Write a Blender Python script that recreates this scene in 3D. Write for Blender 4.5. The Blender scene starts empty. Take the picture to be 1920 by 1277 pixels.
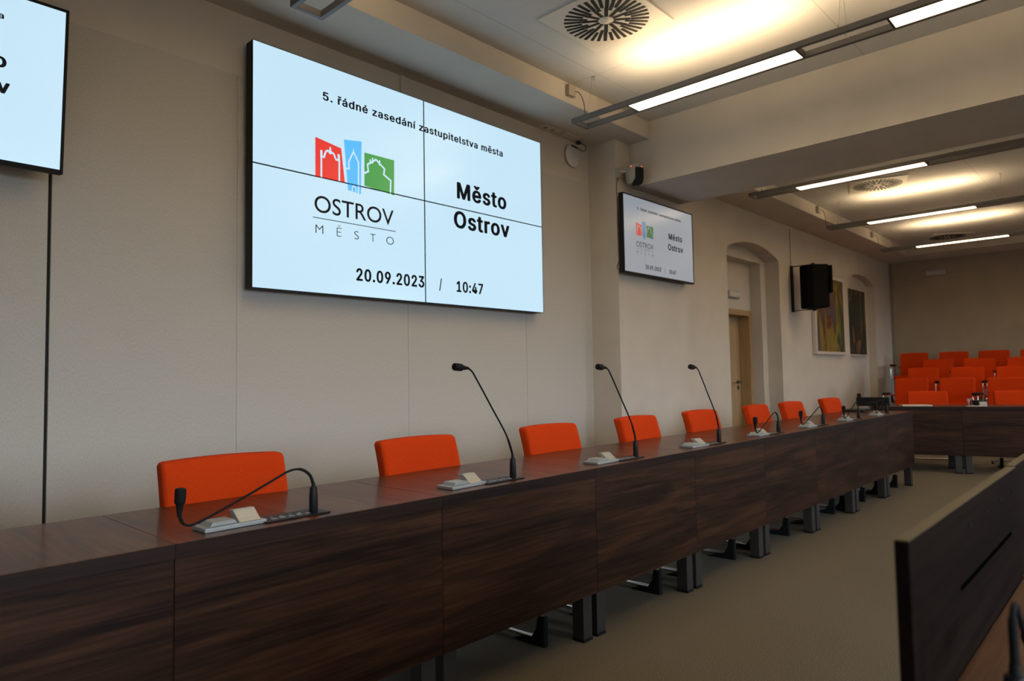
import bpy, bmesh, math, random
from mathutils import Vector, Matrix
random.seed(7)
SC = bpy.context.scene
COL = SC.collection
PI = math.pi

# ------------------------------------------------------------------ camera
FPX = 1291.67                                    # focal length in pixels of a 1920 px wide frame
cam = bpy.data.cameras.new('camera')
cam.sensor_fit = 'HORIZONTAL'; cam.sensor_width = 36.0
cam.lens = FPX / 1920.0 * 36.0
cam.clip_start = 0.02; cam.clip_end = 200
cam.dof.use_dof = True; cam.dof.focus_distance = 2.9; cam.dof.aperture_fstop = 4.0
camo = bpy.data.objects.new('camera', cam); COL.objects.link(camo)
_r = Vector((0.68487, -0.72846, -0.01732)); _u = Vector((-0.02753, -0.04962, 0.99839)); _f = Vector((0.72815, 0.68329, 0.05404))
camo.matrix_world = Matrix(((_r.x, _u.x, -_f.x, 0), (_r.y, _u.y, -_f.y, 0), (_r.z, _u.z, -_f.z, 1.145), (0, 0, 0, 1)))
SC.camera = camo

# ------------------------------------------------------------------ world, exposure, daylight through the windows
SC.view_settings.view_transform = 'Standard'; SC.view_settings.look = 'None'
SC.view_settings.exposure = 0.0; SC.view_settings.gamma = 1.0
SC.view_settings.use_curve_mapping = False
W = bpy.data.worlds.new('world'); SC.world = W; W.use_nodes = True
SKY, GROUND = 18.0, 1.2                          # hazy daylight outside: sky above the horizon, ground below it
_n = W.node_tree.nodes; _l = W.node_tree.links
_tc = _n.new('ShaderNodeTexCoord'); _sp = _n.new('ShaderNodeSeparateXYZ'); _mr = _n.new('ShaderNodeMapRange'); _mx = _n.new('ShaderNodeMix')
_l.new(_tc.outputs['Generated'], _sp.inputs[0]); _l.new(_sp.outputs['Z'], _mr.inputs['Value'])
_mr.inputs['From Min'].default_value = -.01; _mr.inputs['From Max'].default_value = .05
_mx.data_type = 'RGBA'; _mx.inputs[6].default_value = (GROUND * .95, GROUND * .97, GROUND, 1); _mx.inputs[7].default_value = (SKY * .74, SKY * .88, SKY * 1.02, 1)
_l.new(_mr.outputs[0], _mx.inputs[0]); _l.new(_mx.outputs[2], _n['Background'].inputs[0]); _n['Background'].inputs[1].default_value = 1.0
WALL_RIGHT_Y = -3.6
WINDOWS = [(x, x + 1.3) for x in (-2.0, .15, 2.3, 7.2, 13.1)]    # x ranges of the windows behind the camera
for x0, x1 in WINDOWS:                           # sky portals in the window openings
    l = bpy.data.lights.new('window_portal', 'AREA'); l.shape = 'RECTANGLE'; l.size = x1 - x0; l.size_y = 1.8; l.cycles.is_portal = True
    o = bpy.data.objects.new('window_portal', l); COL.objects.link(o)
    o.location = ((x0 + x1) / 2, WALL_RIGHT_Y - .31, 1.85); o.rotation_euler = (math.radians(90), 0, 0)
LAMP_DOWN, LAMP_UP = 14.0, 30.0
LAMP_COL = (1.0, 0.73, 0.42)

# ------------------------------------------------------------------ helpers: materials
def mat(name, col, rough=0.6, metal=0.0, spec=0.5, emit=None, es=0.0):
    m = bpy.data.materials.new(name); m.use_nodes = True
    b = m.node_tree.nodes['Principled BSDF']
    b.inputs['Base Color'].default_value = (*col, 1); b.inputs['Roughness'].default_value = rough
    b.inputs['Metallic'].default_value = metal; b.inputs['Specular IOR Level'].default_value = spec
    if emit: b.inputs['Emission Color'].default_value = (*emit, 1); b.inputs['Emission Strength'].default_value = es
    return m
def nd(m, t, **k):
    n = m.node_tree.nodes.new(t)
    for a, v in k.items(): setattr(n, a, v)
    return n
def lk(m, a, b): m.node_tree.links.new(a, b)
def noisy(m, scale, c0, c1, stretch=(1, 1, 1), bump=0.0, detail=4, bscale=None, world=False, dist=0.002, p0=.3, p1=.7):
    """colour variation by noise between c0 and c1, with optional fine bump"""
    b = m.node_tree.nodes['Principled BSDF']
    if world:
        g = nd(m, 'ShaderNodeNewGeometry'); src = g.outputs['Position']
    else:
        g = nd(m, 'ShaderNodeTexCoord'); src = g.outputs['Object']
    mp = nd(m, 'ShaderNodeMapping'); mp.inputs['Scale'].default_value = stretch; lk(m, src, mp.inputs['Vector'])
    n = nd(m, 'ShaderNodeTexNoise'); n.inputs['Scale'].default_value = scale; n.inputs['Detail'].default_value = detail
    lk(m, mp.outputs[0], n.inputs['Vector'])
    r = nd(m, 'ShaderNodeValToRGB'); r.color_ramp.elements[0].position = p0; r.color_ramp.elements[1].position = p1
    r.color_ramp.elements[0].color = (*c0, 1); r.color_ramp.elements[1].color = (*c1, 1)
    lk(m, n.outputs['Fac'], r.inputs[0]); lk(m, r.outputs[0], b.inputs['Base Color'])
    if bump:
        n2 = nd(m, 'ShaderNodeTexNoise'); n2.inputs['Scale'].default_value = bscale or scale * 4; n2.inputs['Detail'].default_value = 3
        lk(m, src, n2.inputs['Vector'])
        bp = nd(m, 'ShaderNodeBump'); bp.inputs['Strength'].default_value = bump; bp.inputs['Distance'].default_value = dist
        lk(m, n2.outputs['Fac'], bp.inputs['Height']); lk(m, bp.outputs[0], b.inputs['Normal'])
    return m
def wood(name, dark, mid, light, rough, axis=0, spec=0.5, coat=0.0, coat_rough=.2):
    """veneer with long wavy grain along one axis: broad bands plus fine pores"""
    m = mat(name, mid, rough, spec=spec); b = m.node_tree.nodes['Principled BSDF']
    g = nd(m, 'ShaderNodeTexCoord'); oi = nd(m, 'ShaderNodeObjectInfo')
    ml = nd(m, 'ShaderNodeMath', operation='MULTIPLY'); ml.inputs[1].default_value = 23.0; lk(m, oi.outputs['Random'], ml.inputs[0])
    ad = nd(m, 'ShaderNodeVectorMath', operation='ADD'); lk(m, g.outputs['Object'], ad.inputs[0]); lk(m, ml.outputs[0], ad.inputs[1])
    def layer(along, across, detail, dist, ang):
        mp = nd(m, 'ShaderNodeMapping'); sc = [across] * 3; sc[axis] = along
        mp.inputs['Scale'].default_value = sc; mp.inputs['Rotation'].default_value = (0, math.radians(ang), math.radians(ang))
        lk(m, ad.outputs[0], mp.inputs['Vector'])
        n = nd(m, 'ShaderNodeTexNoise'); n.inputs['Scale'].default_value = 1.0; n.inputs['Detail'].default_value = detail
        n.inputs['Distortion'].default_value = dist; n.inputs['Roughness'].default_value = .55
        lk(m, mp.outputs[0], n.inputs['Vector']); return n.outputs['Fac']
    big = layer(1.1, 11.0, 3, .9, 2.5); fine = layer(3.5, 95.0, 3, .2, 2.5)
    mx = nd(m, 'ShaderNodeMix'); mx.inputs[0].default_value = .42; lk(m, big, mx.inputs[2]); lk(m, fine, mx.inputs[3])
    r = nd(m, 'ShaderNodeValToRGB'); e = r.color_ramp.elements
    e[0].position = .38; e[0].color = (*dark, 1); e[1].position = .64; e[1].color = (*light, 1)
    x = e.new(.5); x.color = (*mid, 1)
    lk(m, mx.outputs[0], r.inputs[0]); lk(m, r.outputs[0], b.inputs['Base Color'])
    if coat: b.inputs['Coat Weight'].default_value = coat; b.inputs['Coat Roughness'].default_value = coat_rough
    return m

M = {}
M['plaster'] = noisy(mat('warm_white_plaster', (.60, .53, .45), .85, spec=.2), 3.0, (.57, .52, .455), (.62, .565, .495), bump=.12, bscale=160, world=True)
M['panel_fabric'] = noisy(mat('wall_panel_fabric', (.56, .51, .45), .9, spec=.15), 220, (.48, .455, .41), (.575, .545, .495), stretch=(1, 1, .35), bump=.15, bscale=300, world=True)
M['far_panel'] = noisy(mat('rear_wall_panel', (.42, .35, .27), .9, spec=.15), 3, (.40, .335, .255), (.44, .37, .285), world=True)
M['slot_shadow_black'] = mat('slot_shadow_black', (.001, .001, .001), 1.0, spec=0)
M['gap'] = mat('dark_joint', (.03, .027, .02), .9)
M['seam'] = mat('panel_joint', (.30, .27, .23), .9)
# ceiling boards: plaster with hairline joints
M['ceiling'] = mat('ceiling_board', (.66, .60, .52), .85, spec=.2)
M['carpet'] = noisy(mat('grey_brown_carpet', (.2, .17, .13), .95, spec=.1), 260, (.070, .061, .046), (.235, .207, .158), bump=.5, bscale=420, world=True, detail=2, dist=.003)
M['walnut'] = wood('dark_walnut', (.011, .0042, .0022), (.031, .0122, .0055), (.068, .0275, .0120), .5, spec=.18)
M['walnut_top'] = wood('walnut_table_top', (.056, .0195, .0075), (.090, .032, .0125), (.130, .048, .020), .4, axis=1, spec=.12, coat=.30, coat_rough=.13)
M['walnut_edge'] = wood('walnut_edge_band', (.011, .005, .0035), (.020, .0085, .0055), (.030, .0135, .0085), .5, spec=.2)
M['desk_top'] = wood('lighter_walnut_desk', (.10, .042, .018), (.15, .066, .030), (.20, .09, .042), .4, spec=.3)
M['desk_panel'] = wood('shade_darkened_panel', (.006, .0032, .0022), (.011, .0056, .0038), (.016, .0082, .0056), .7, spec=.04)  # darker than real walnut: the shade on the panel is put into its colour
M['orange'] = noisy(mat('orange_felt', (.62, .075, .008), .92, spec=.15), 330, (.50, .035, .002), (.64, .052, .003), bump=.35, bscale=500, detail=3, dist=.001)
M['black'] = mat('black_plastic', (.008, .008, .009), .5, spec=.3)
M['rubber'] = mat('black_rubber', (.007, .007, .007), .75, spec=.22)
M['matte_black'] = mat('matte_black', (.008, .008, .008), .7, spec=.3)
M['speaker_black'] = mat('speaker_black', (.0045, .0045, .0045), .85, spec=.15)
M['chrome'] = mat('chrome', (.72, .72, .72), .13, metal=1)
M['steel'] = mat('grey_steel_leg', (.040, .037, .033), .5, metal=.2)
M['alu'] = noisy(mat('brushed_aluminium', (.40, .42, .415), .5, metal=.6), 40, (.35, .37, .365), (.45, .47, .46), stretch=(.2, 6, 6))
M['lamp_metal'] = mat('grey_lamp_metal', (.17, .165, .16), .5, metal=.3)
M['lamp_dark'] = mat('dark_lamp_underside', (.05, .046, .042), .55)
M['light_down'] = mat('lamp_diffuser', (.8, .7, .55), .5, emit=LAMP_COL, es=LAMP_DOWN)
M['light_up'] = mat('lamp_uplight', (.8, .7, .55), .5, emit=LAMP_COL, es=LAMP_UP)
M['white_metal'] = mat('white_enamel', (.66, .62, .55), .45)
M['white_plastic'] = mat('white_plastic', (.62, .60, .58), .4)
M['grey_plastic'] = mat('grey_plastic', (.40, .39, .35), .5)
M['beige_box'] = mat('beige_box', (.42, .37, .30), .6)
M['wire'] = mat('steel_wire', (.35, .33, .30), .4, metal=.8)
M['cable'] = mat('dark_cable', (.03, .028, .026), .6)
M['door_wood'] = noisy(mat('pale_beech_door', (.40, .285, .15), .5), 2.2, (.37, .26, .135), (.44, .315, .17), stretch=(9, 9, .8))
M['door_frame'] = noisy(mat('beech_door_frame', (.40, .26, .12), .5), 2.2, (.36, .235, .105), (.43, .285, .135), stretch=(9, 9, .8))
M['led'] = mat('red_led', (.3, .02, .02), .4, emit=(1, .12, .08), es=1.6)
M['screen'] = mat('screen_white', (.01, .01, .01), .25, emit=(.56, .79, .94), es=1.0)
M['screen_red'] = mat('screen_red', (.01, .01, .01), .25, emit=(.80, .035, .028), es=1.0)
M['screen_blue'] = mat('screen_blue', (.01, .01, .01), .25, emit=(.085, .50, .95), es=1.0)
M['screen_green'] = mat('screen_green', (.01, .01, .01), .25, emit=(.042, .32, .07), es=1.0)
M['screen_text'] = mat('screen_black', (.006, .006, .007), .5, spec=.1, emit=(.008, .008, .009), es=1.0)
M['dim'] = mat('dim_screen_grey', (.03, .03, .03), .22, emit=(.265, .29, .325), es=1.0)
M['dim_red'] = mat('dim_screen_red', (.02, .02, .02), .22, emit=(.48, .042, .03), es=1.0)
M['dim_blue'] = mat('dim_screen_blue', (.02, .02, .02), .22, emit=(.06, .19, .33), es=1.0)
M['dim_green'] = mat('dim_screen_green', (.02, .02, .02), .22, emit=(.03, .135, .045), es=1.0)
M['dim_text'] = mat('dim_screen_black', (.01, .01, .01), .3, emit=(.018, .018, .02), es=1.0)
M['paper'] = mat('white_paper', (.62, .60, .56), .8)
M['glass'] = mat('clear_glass', (.9, .93, .92), .04); M['glass'].node_tree.nodes['Principled BSDF'].inputs['Transmission Weight'].default_value = 1.0
M['pane'] = bpy.data.materials.new('window_pane'); M['pane'].use_nodes = True
_t = M['pane'].node_tree; _t.nodes.remove(_t.nodes['Principled BSDF']); _a = _t.nodes.new('ShaderNodeBsdfTransparent'); _b = _t.nodes.new('ShaderNodeBsdfGlossy'); _c = _t.nodes.new('ShaderNodeMixShader')
_c.inputs[0].default_value = .06; _b.inputs['Roughness'].default_value = .05
_t.links.new(_a.outputs[0], _c.inputs[1]); _t.links.new(_b.outputs[0], _c.inputs[2]); _t.links.new(_c.outputs[0], _t.nodes['Material Output'].inputs[0])
M['canvas_white'] = mat('white_frame', (.60, .55, .50), .6)
M['mark'] = mat('grey_marking', (.28, .30, .30), .5)

def ceiling_nodes(m):
    b = m.node_tree.nodes['Principled BSDF']
    g = nd(m, 'ShaderNodeNewGeometry'); s = nd(m, 'ShaderNodeSeparateXYZ'); lk(m, g.outputs['Position'], s.inputs[0])
    outs = []
    for ax, per, off in (('X', 2.4, 4.06), ('Y', 1.5, 1.40)):
        a = nd(m, 'ShaderNodeMath', operation='SUBTRACT'); a.inputs[1].default_value = off - per / 2; lk(m, s.outputs[ax], a.inputs[0])
        f = nd(m, 'ShaderNodeMath', operation='FLOORED_MODULO'); f.inputs[1].default_value = per; lk(m, a.outputs[0], f.inputs[0])
        c = nd(m, 'ShaderNodeMath', operation='COMPARE'); c.inputs[1].default_value = per / 2; c.inputs[2].default_value = .003; lk(m, f.outputs[0], c.inputs[0])
        outs.append(c)
    mx = nd(m, 'ShaderNodeMath', operation='MAXIMUM'); lk(m, outs[0].outputs[0], mx.inputs[0]); lk(m, outs[1].outputs[0], mx.inputs[1])
    mix = nd(m, 'ShaderNodeMix', data_type='RGBA'); mix.inputs[6].default_value = (.56, .555, .545, 1); mix.inputs[7].default_value = (.41, .395, .37, 1)
    lk(m, mx.outputs[0], mix.inputs[0]); lk(m, mix.outputs[2], b.inputs['Base Color'])
ceiling_nodes(M['ceiling'])

def painting_mat(name, stops, seed, stretch=(1.5, 1, .7), rot=25):
    m = mat(name, (.2, .2, .1), .6); b = m.node_tree.nodes['Principled BSDF']
    g = nd(m, 'ShaderNodeTexCoord'); mp = nd(m, 'ShaderNodeMapping')
    mp.inputs['Location'].default_value = (seed, seed * .7, seed * 1.3); mp.inputs['Scale'].default_value = stretch
    mp.inputs['Rotation'].default_value = (0, math.radians(rot), 0)
    lk(m, g.outputs['Object'], mp.inputs[0])
    n = nd(m, 'ShaderNodeTexNoise'); n.inputs['Scale'].default_value = 1.9; n.inputs['Detail'].default_value = 5; n.inputs['Distortion'].default_value = 1.5
    lk(m, mp.outputs[0], n.inputs['Vector'])
    r = nd(m, 'ShaderNodeValToRGB'); e = r.color_ramp.elements
    e[0].position = stops[0][0]; e[0].color = (*stops[0][1], 1); e[1].position = stops[-1][0]; e[1].color = (*stops[-1][1], 1)
    for p, c in stops[1:-1]: x = e.new(p); x.color = (*c, 1)
    lk(m, n.outputs['Fac'], r.inputs[0]); lk(m, r.outputs[0], b.inputs['Base Color'])
    return m
M['art_yellow'] = painting_mat('yellow_green_abstract_paint', [(.30, (.03, .03, .03)), (.40, (.09, .08, .10)), (.455, (.10, .02, .012)), (.50, (.20, .135, .02)), (.58, (.24, .195, .025)), (.635, (.07, .09, .03)), (.72, (.03, .02, .016))], 1.3, (1.3, 1, .45), 14)
M['art_dark'] = painting_mat('dark_green_abstract_paint', [(.30, (.012, .012, .012)), (.42, (.035, .045, .035)), (.50, (.016, .014, .012)), (.55, (.20, .085, .015)), (.60, (.12, .115, .09)), (.66, (.014, .013, .013))], 4.1, (2.0, 1, .6), 8)

# ------------------------------------------------------------------ helpers: geometry
def new(): return bmesh.new()
def box(bm, x0, x1, y0, y1, z0, z1, bev=0.0, seg=2):
    vs = [bm.verts.new((x, y, z)) for x in (x0, x1) for y in (y0, y1) for z in (z0, z1)]
    q = ((0, 1, 3, 2), (4, 6, 7, 5), (0, 4, 5, 1), (2, 3, 7, 6), (0, 2, 6, 4), (1, 5, 7, 3))
    fs = [bm.faces.new([vs[i] for i in f]) for f in q]
    if bev:
        es = list({e for f in fs for e in f.edges})
        bmesh.ops.bevel(bm, geom=es, offset=bev, segments=seg, profile=.5, affect='EDGES')
    return vs
def prism(bm, pts, a0, a1, axis='Y', bev=0.0, seg=2):
    """polygon pts extruded along axis; Y: pts are (x,z); X: pts are (y,z); Z: pts are (x,y)"""
    def P(p, a): return {'Y': (p[0], a, p[1]), 'X': (a, p[0], p[1]), 'Z': (p[0], p[1], a)}[axis]
    A = [bm.verts.new(P(p, a0)) for p in pts]; B = [bm.verts.new(P(p, a1)) for p in pts]
    fs = [bm.faces.new(A), bm.faces.new(B[::-1])]
    for i in range(len(pts)):
        j = (i + 1) % len(pts); fs.append(bm.faces.new((A[i], B[i], B[j], A[j])))
    if bev:
        es = list({e for f in fs[:2] for e in f.edges})
        bmesh.ops.bevel(bm, geom=es, offset=bev, segments=seg, profile=.5, affect='EDGES')
def tube(bm, pts, r, n=10, cap=True, rs=None):
    pts = [Vector(p) for p in pts]; rings = []; prev = None
    for i, p in enumerate(pts):
        t = (pts[min(i + 1, len(pts) - 1)] - pts[max(i - 1, 0)]).normalized()
        if prev is None:
            a = Vector((0, 0, 1)) if abs(t.z) < .9 else Vector((1, 0, 0)); u = t.cross(a).normalized()
        else: u = (prev - t * prev.dot(t)).normalized()
        prev = u; v = t.cross(u); rr = rs[i] if rs else r
        rings.append([bm.verts.new(p + (u * math.cos(2 * PI * k / n) + v * math.sin(2 * PI * k / n)) * rr) for k in range(n)])
    for a, b in zip(rings, rings[1:]):
        for k in range(n): bm.faces.new((a[k], a[(k + 1) % n], b[(k + 1) % n], b[k]))
    if cap: bm.faces.new(rings[0][::-1]); bm.faces.new(rings[-1])
def smooth_path(pts, n=6):
    pts = [Vector(p) for p in pts]; out = []
    for i in range(len(pts) - 1):
        p0, p1, p2, p3 = pts[max(i - 1, 0)], pts[i], pts[i + 1], pts[min(i + 2, len(pts) - 1)]
        for k in range(n):
            t = k / n
            out.append(.5 * ((2 * p1) + (p2 - p0) * t + (2 * p0 - 5 * p1 + 4 * p2 - p3) * t * t + (3 * p1 - p0 - 3 * p2 + p3) * t ** 3))
    return out + [pts[-1]]
def bend(pts, rad, n=5):
    """polyline with its corners rounded"""
    pts = [Vector(p) for p in pts]; out = [pts[0]]
    for a, b, c in zip(pts, pts[1:], pts[2:]):
        d1 = (a - b); d2 = (c - b); r = min(rad, d1.length * .49, d2.length * .49)
        p, q = b + d1.normalized() * r, b + d2.normalized() * r
        for k in range(n + 1):
            t = k / n; out.append(p * (1 - t) ** 2 + b * 2 * t * (1 - t) + q * t * t)
    return out + [pts[-1]]
def lathe(bm, prof, c=(0, 0, 0), n=24):
    rings = []
    for r, z in prof: rings.append([bm.verts.new((c[0] + r * math.cos(2 * PI * k / n), c[1] + r * math.sin(2 * PI * k / n), c[2] + z)) for k in range(n)])
    for a, b in zip(rings, rings[1:]):
        for k in range(n): bm.faces.new((a[k], a[(k + 1) % n], b[(k + 1) % n], b[k]))
    bm.faces.new(rings[0][::-1]); bm.faces.new(rings[-1])
def cushion(bm, half, r, deform=None, mid=6, cor=3):
    """box with generously rounded edges on a grid, so that it can be bent by deform"""
    def axis(h):
        a = [-h + r * (1 - math.cos(PI / 2 * k / cor)) if False else -h + r * k / cor for k in range(cor)]
        b = [-h + r + (2 * h - 2 * r) * k / mid for k in range(mid + 1)]
        return a + b + [-q for q in a[::-1]]
    A = [axis(h) for h in half]; idx = {}
    def V(i, j, k):
        key = (i, j, k)
        if key not in idx:
            p = Vector((A[0][i], A[1][j], A[2][k]))
            q = Vector([max(-(h - r), min(h - r, c)) for h, c in zip(half, p)]); d = p - q
            if d.length > 1e-9: p = q + d.normalized() * r
            if deform: p = Vector(deform(p))
            idx[key] = bm.verts.new(p)
        return idx[key]
    n = [len(a) - 1 for a in A]
    for i in range(n[0]):
        for j in range(n[1]):
            bm.faces.new((V(i, j, 0), V(i, j + 1, 0), V(i + 1, j + 1, 0), V(i + 1, j, 0)))
            bm.faces.new((V(i, j, n[2]), V(i + 1, j, n[2]), V(i + 1, j + 1, n[2]), V(i, j + 1, n[2])))
    for i in range(n[0]):
        for k in range(n[2]):
            bm.faces.new((V(i, 0, k), V(i + 1, 0, k), V(i + 1, 0, k + 1), V(i, 0, k + 1)))
            bm.faces.new((V(i, n[1], k), V(i, n[1], k + 1), V(i + 1, n[1], k + 1), V(i + 1, n[1], k)))
    for j in range(n[1]):
        for k in range(n[2]):
            bm.faces.new((V(0, j, k), V(0, j, k + 1), V(0, j + 1, k + 1), V(0, j + 1, k)))
            bm.faces.new((V(n[0], j, k), V(n[0], j + 1, k), V(n[0], j + 1, k + 1), V(n[0], j, k + 1)))
def obj(name, bm, m, parent=None, smooth=False, loc=None, rot=None):
    bmesh.ops.recalc_face_normals(bm, faces=bm.faces[:])
    me = bpy.data.meshes.new(name); bm.to_mesh(me); bm.free()
    if smooth:
        for p in me.polygons: p.use_smooth = True
        me.set_sharp_from_angle(angle=math.radians(40))
    for x in (m if isinstance(m, (list, tuple)) else [m]): me.materials.append(M[x])
    o = bpy.data.objects.new(name, me); COL.objects.link(o)
    if parent: o.parent = parent
    if loc: o.location = loc
    if rot: o.rotation_euler = rot
    return o
def thing(name, label, cat, loc=(0, 0, 0), rz=0.0, group=None, rot=None):
    o = bpy.data.objects.new(name, None); COL.objects.link(o); o.empty_display_size = .1
    o.location = loc; o.rotation_euler = rot or (0, 0, rz); o['label'] = label; o['category'] = cat
    if group: o['group'] = group
    return o
def tag(o, label, cat, group=None):
    o['label'] = label; o['category'] = cat
    if group: o['group'] = group
    return o
def struct(name, bm, m, parent=None, smooth=False):
    o = obj(name, bm, m, parent, smooth)
    if not parent: o['kind'] = 'structure'
    return o
def dup(root, loc, rz=None, label=None, group=None, rot=None):
    def cp(o, par):
        c = o.copy(); COL.objects.link(c)
        if par: c.parent = par
        for ch in o.children: cp(ch, c)
        return c
    r = cp(root, None); r.location = loc
    if rot: r.rotation_euler = rot
    elif rz is not None: r.rotation_euler = (0, 0, rz)
    if label: r['label'] = label
    if group: r['group'] = group
    return r

# ------------------------------------------------------------------ the setting
W1, W2, W3 = 3.65, 3.36, 3.71          # face of the panelled wall, of the pier, of the far plastered wall
SOF, CEIL = 3.205, 3.36
XF = 14.6                              # rear end wall
XR = -2.6
bm = new(); box(bm, XR - .2, XF + .2, WALL_RIGHT_Y - .3, 4.6, -.12, 0); struct('floor', bm, 'carpet')
bm = new(); box(bm, XR - .2, XF + .2, WALL_RIGHT_Y - .3, 4.6, CEIL, CEIL + .15); struct('ceiling', bm, 'ceiling')

def arc(x0, x1, zs, zc, n=20, rev=False):
    w = (x1 - x0) / 2; h = zc - zs; R = (w * w + h * h) / (2 * h); cx = (x0 + x1) / 2; cz = zc - R
    a = math.asin(w / R); out = [(cx + R * math.sin(-a + 2 * a * k / n), cz + R * math.cos(-a + 2 * a * k / n)) for k in range(n + 1)]
    return out[::-1] if rev else out
bm = new()
T = CEIL
box(bm, XR, 4.935, W1 + .018, 4.4, 0, T)                      # behind the panels
box(bm, 4.935, 6.10, W2, 4.4, 0, T)                           # pier
NX0, NX1, PX0, PX1 = 7.73, 9.28, 12.10, 13.55                  # door niche, picture niche
Y2, Y3 = 3.905, 4.06
box(bm, 6.10, NX0, W3, Y2, 0, T); box(bm, NX1, PX0, W3, Y2, 0, T); box(bm, PX1, XF, W3, Y2, 0, T)
a = arc(NX0, NX1, 2.67, 2.81); prism(bm, a + [(NX1, T), (NX0, T)], W3, Y2)
a = arc(PX0, PX1, 2.69, 2.82); prism(bm, a + [(PX1, T), (PX0, T)], W3, 3.84)
box(bm, PX0 - .05, PX1 + .05, 3.84, Y2 + .02, 0, T)
IX0, IX1 = NX0 + .15, 9.125
box(bm, 6.10, IX0, Y2, Y3, 0, T); box(bm, IX1, XF, Y2, Y3, 0, T); box(bm, IX0, IX1, Y2, Y3, 2.64, T)
DX0, DX1, DZ = 7.95, 9.115, 2.0
box(bm, 6.10, DX0, Y3, 4.4, 0, T); box(bm, DX1, XF, Y3, 4.4, 0, T); box(bm, DX0, DX1, Y3, 4.4, DZ, T); box(bm, DX0, DX1, 4.28, 4.4, 0, DZ)
struct('wall_left', bm, 'plaster')
# fabric covered wall panels, butted with hairline joints, one wide dark joint
px = [(-2.58, .820), (.834, 1.6995), (1.702, 2.8755), (2.878, 4.0565), (4.059, 4.934)]
n_trim = 0
def trim(bm, m):
    global n_trim
    n_trim += 1; return struct('trim_%d' % n_trim, bm, m)
for x0, x1 in px:
    bm = new(); box(bm, x0, x1, W1, W1 + .017, 0.02, 2.851, .0012, 1); trim(bm, 'panel_fabric')
for x in (1.70075, 2.87675, 4.05775):
    bm = new(); box(bm, x - .0012, x + .0012, W1 + .003, W1 + .017, .02, 2.851); trim(bm, 'panel_fabric')
bm = new(); box(bm, XR, 4.934, W1 + .003, W1 + .0175, 2.8515, SOF); trim(bm, 'plaster')
bm = new(); box(bm, .815, .839, W1 + .0171, W1 + .0179, .02, 2.850); trim(bm, 'gap')
bm = new(); box(bm, 2.826, 2.862, W1 - .012, W1 + .003, 2.856, SOF, .003); trim(bm, 'plaster')
# soffits along the left wall and the end wall, the cross beam
bm = new(); box(bm, XR, 5.15, 3.15, W1 + .017, SOF, CEIL); trim(bm, 'plaster')
bm = new(); box(bm, 6.0, XF, 3.21, W3, SOF, CEIL); trim(bm, 'plaster')
bm = new(); box(bm, 13.8, XF, WALL_RIGHT_Y, 3.21, SOF, CEIL); trim(bm, 'plaster')
bm = new(); box(bm, 5.15, 6.005, WALL_RIGHT_Y, W2 + .02, 2.815, CEIL); trim(bm, 'plaster')
bm = new(); box(bm, XF, XF + .2, WALL_RIGHT_Y - .3, 4.4, 0, CEIL); struct('wall_back', bm, 'far_panel')
bm = new(); box(bm, XF - .03, XF, 3.66, W3, 0.5, SOF); trim(bm, 'seam')
bm = new(); box(bm, XR - .2, XR, WALL_RIGHT_Y - .3, 4.4, 0, CEIL); struct('wall_front', bm, 'plaster')
# window wall behind the camera
bm = new(); xs = [XR] + [v for w in WINDOWS for v in w] + [XF]
for i in range(0, len(xs), 2): box(bm, xs[i], xs[i + 1], WALL_RIGHT_Y - .3, WALL_RIGHT_Y, 0, CEIL)
for x0, x1 in WINDOWS: box(bm, x0, x1, WALL_RIGHT_Y - .3, WALL_RIGHT_Y, 0, .95); box(bm, x0, x1, WALL_RIGHT_Y - .3, WALL_RIGHT_Y, 2.75, CEIL)
struct('wall_right', bm, 'plaster')
for i, (x0, x1) in enumerate(WINDOWS):
    bm = new(); y0, y1 = WALL_RIGHT_Y - .24, WALL_RIGHT_Y - .17
    for a, b in ((x0, x0 + .07), (x1 - .07, x1), ((x0 + x1) / 2 - .04, (x0 + x1) / 2 + .04)): box(bm, a, b, y0, y1, .95, 2.75, .006)
    for a, b in ((.95, 1.02), (2.68, 2.75), (2.1, 2.16)): box(bm, x0, x1, y0 + .005, y1 - .005, a, b, .006)
    wn = struct('window_%d' % (i + 1), bm, 'white_plastic')
    bm = new(); box(bm, x0 + .07, x1 - .07, y0 + .03, y0 + .034, 1.02, 2.68); obj('pane', bm, 'pane', wn)
# door in the niche
bm = new()
fw = .075
box(bm, DX0, DX0 + fw, 4.045, 4.25, 0, DZ, .004); box(bm, DX1 - fw, DX1, 4.045, 4.25, 0, DZ, .004); box(bm, DX0 + fw, DX1 - fw, 4.045, 4.25, DZ - fw, DZ, .004)
door = struct('door_1', bm, 'door_frame')
bm = new(); box(bm, DX0 + fw + .003, DX1 - fw - .003, 4.20, 4.245, .005, DZ - fw - .003, .003); obj('door_leaf', bm, 'door_wood', door)
bm = new(); tube(bm, bend([(8.955, 4.20, 1.035), (8.955, 4.145, 1.035), (8.82, 4.145, 1.035)], .02), .010)
lathe(bm, [(.026, 0), (.026, .008)], n=20)
for v in bm.verts[-40:]: v.co = Vector((8.955 + v.co.x, 4.192 + v.co.z, 1.035 + v.co.y))
box(bm, 8.938, 8.972, 4.19, 4.20, .93, .985, .004)
obj('door_handle', bm, 'steel', door, True)
# stepped platform of the public seating
bm = new()
for i, (x0, z) in enumerate(((11.0, .15), (11.88, .305), (12.72, .45), (13.46, .585))): box(bm, x0, XF, WALL_RIGHT_Y, 3.45, 0 if i == 0 else (.15, .305, .45)[i - 1], z)
trim(bm, 'carpet')

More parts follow.
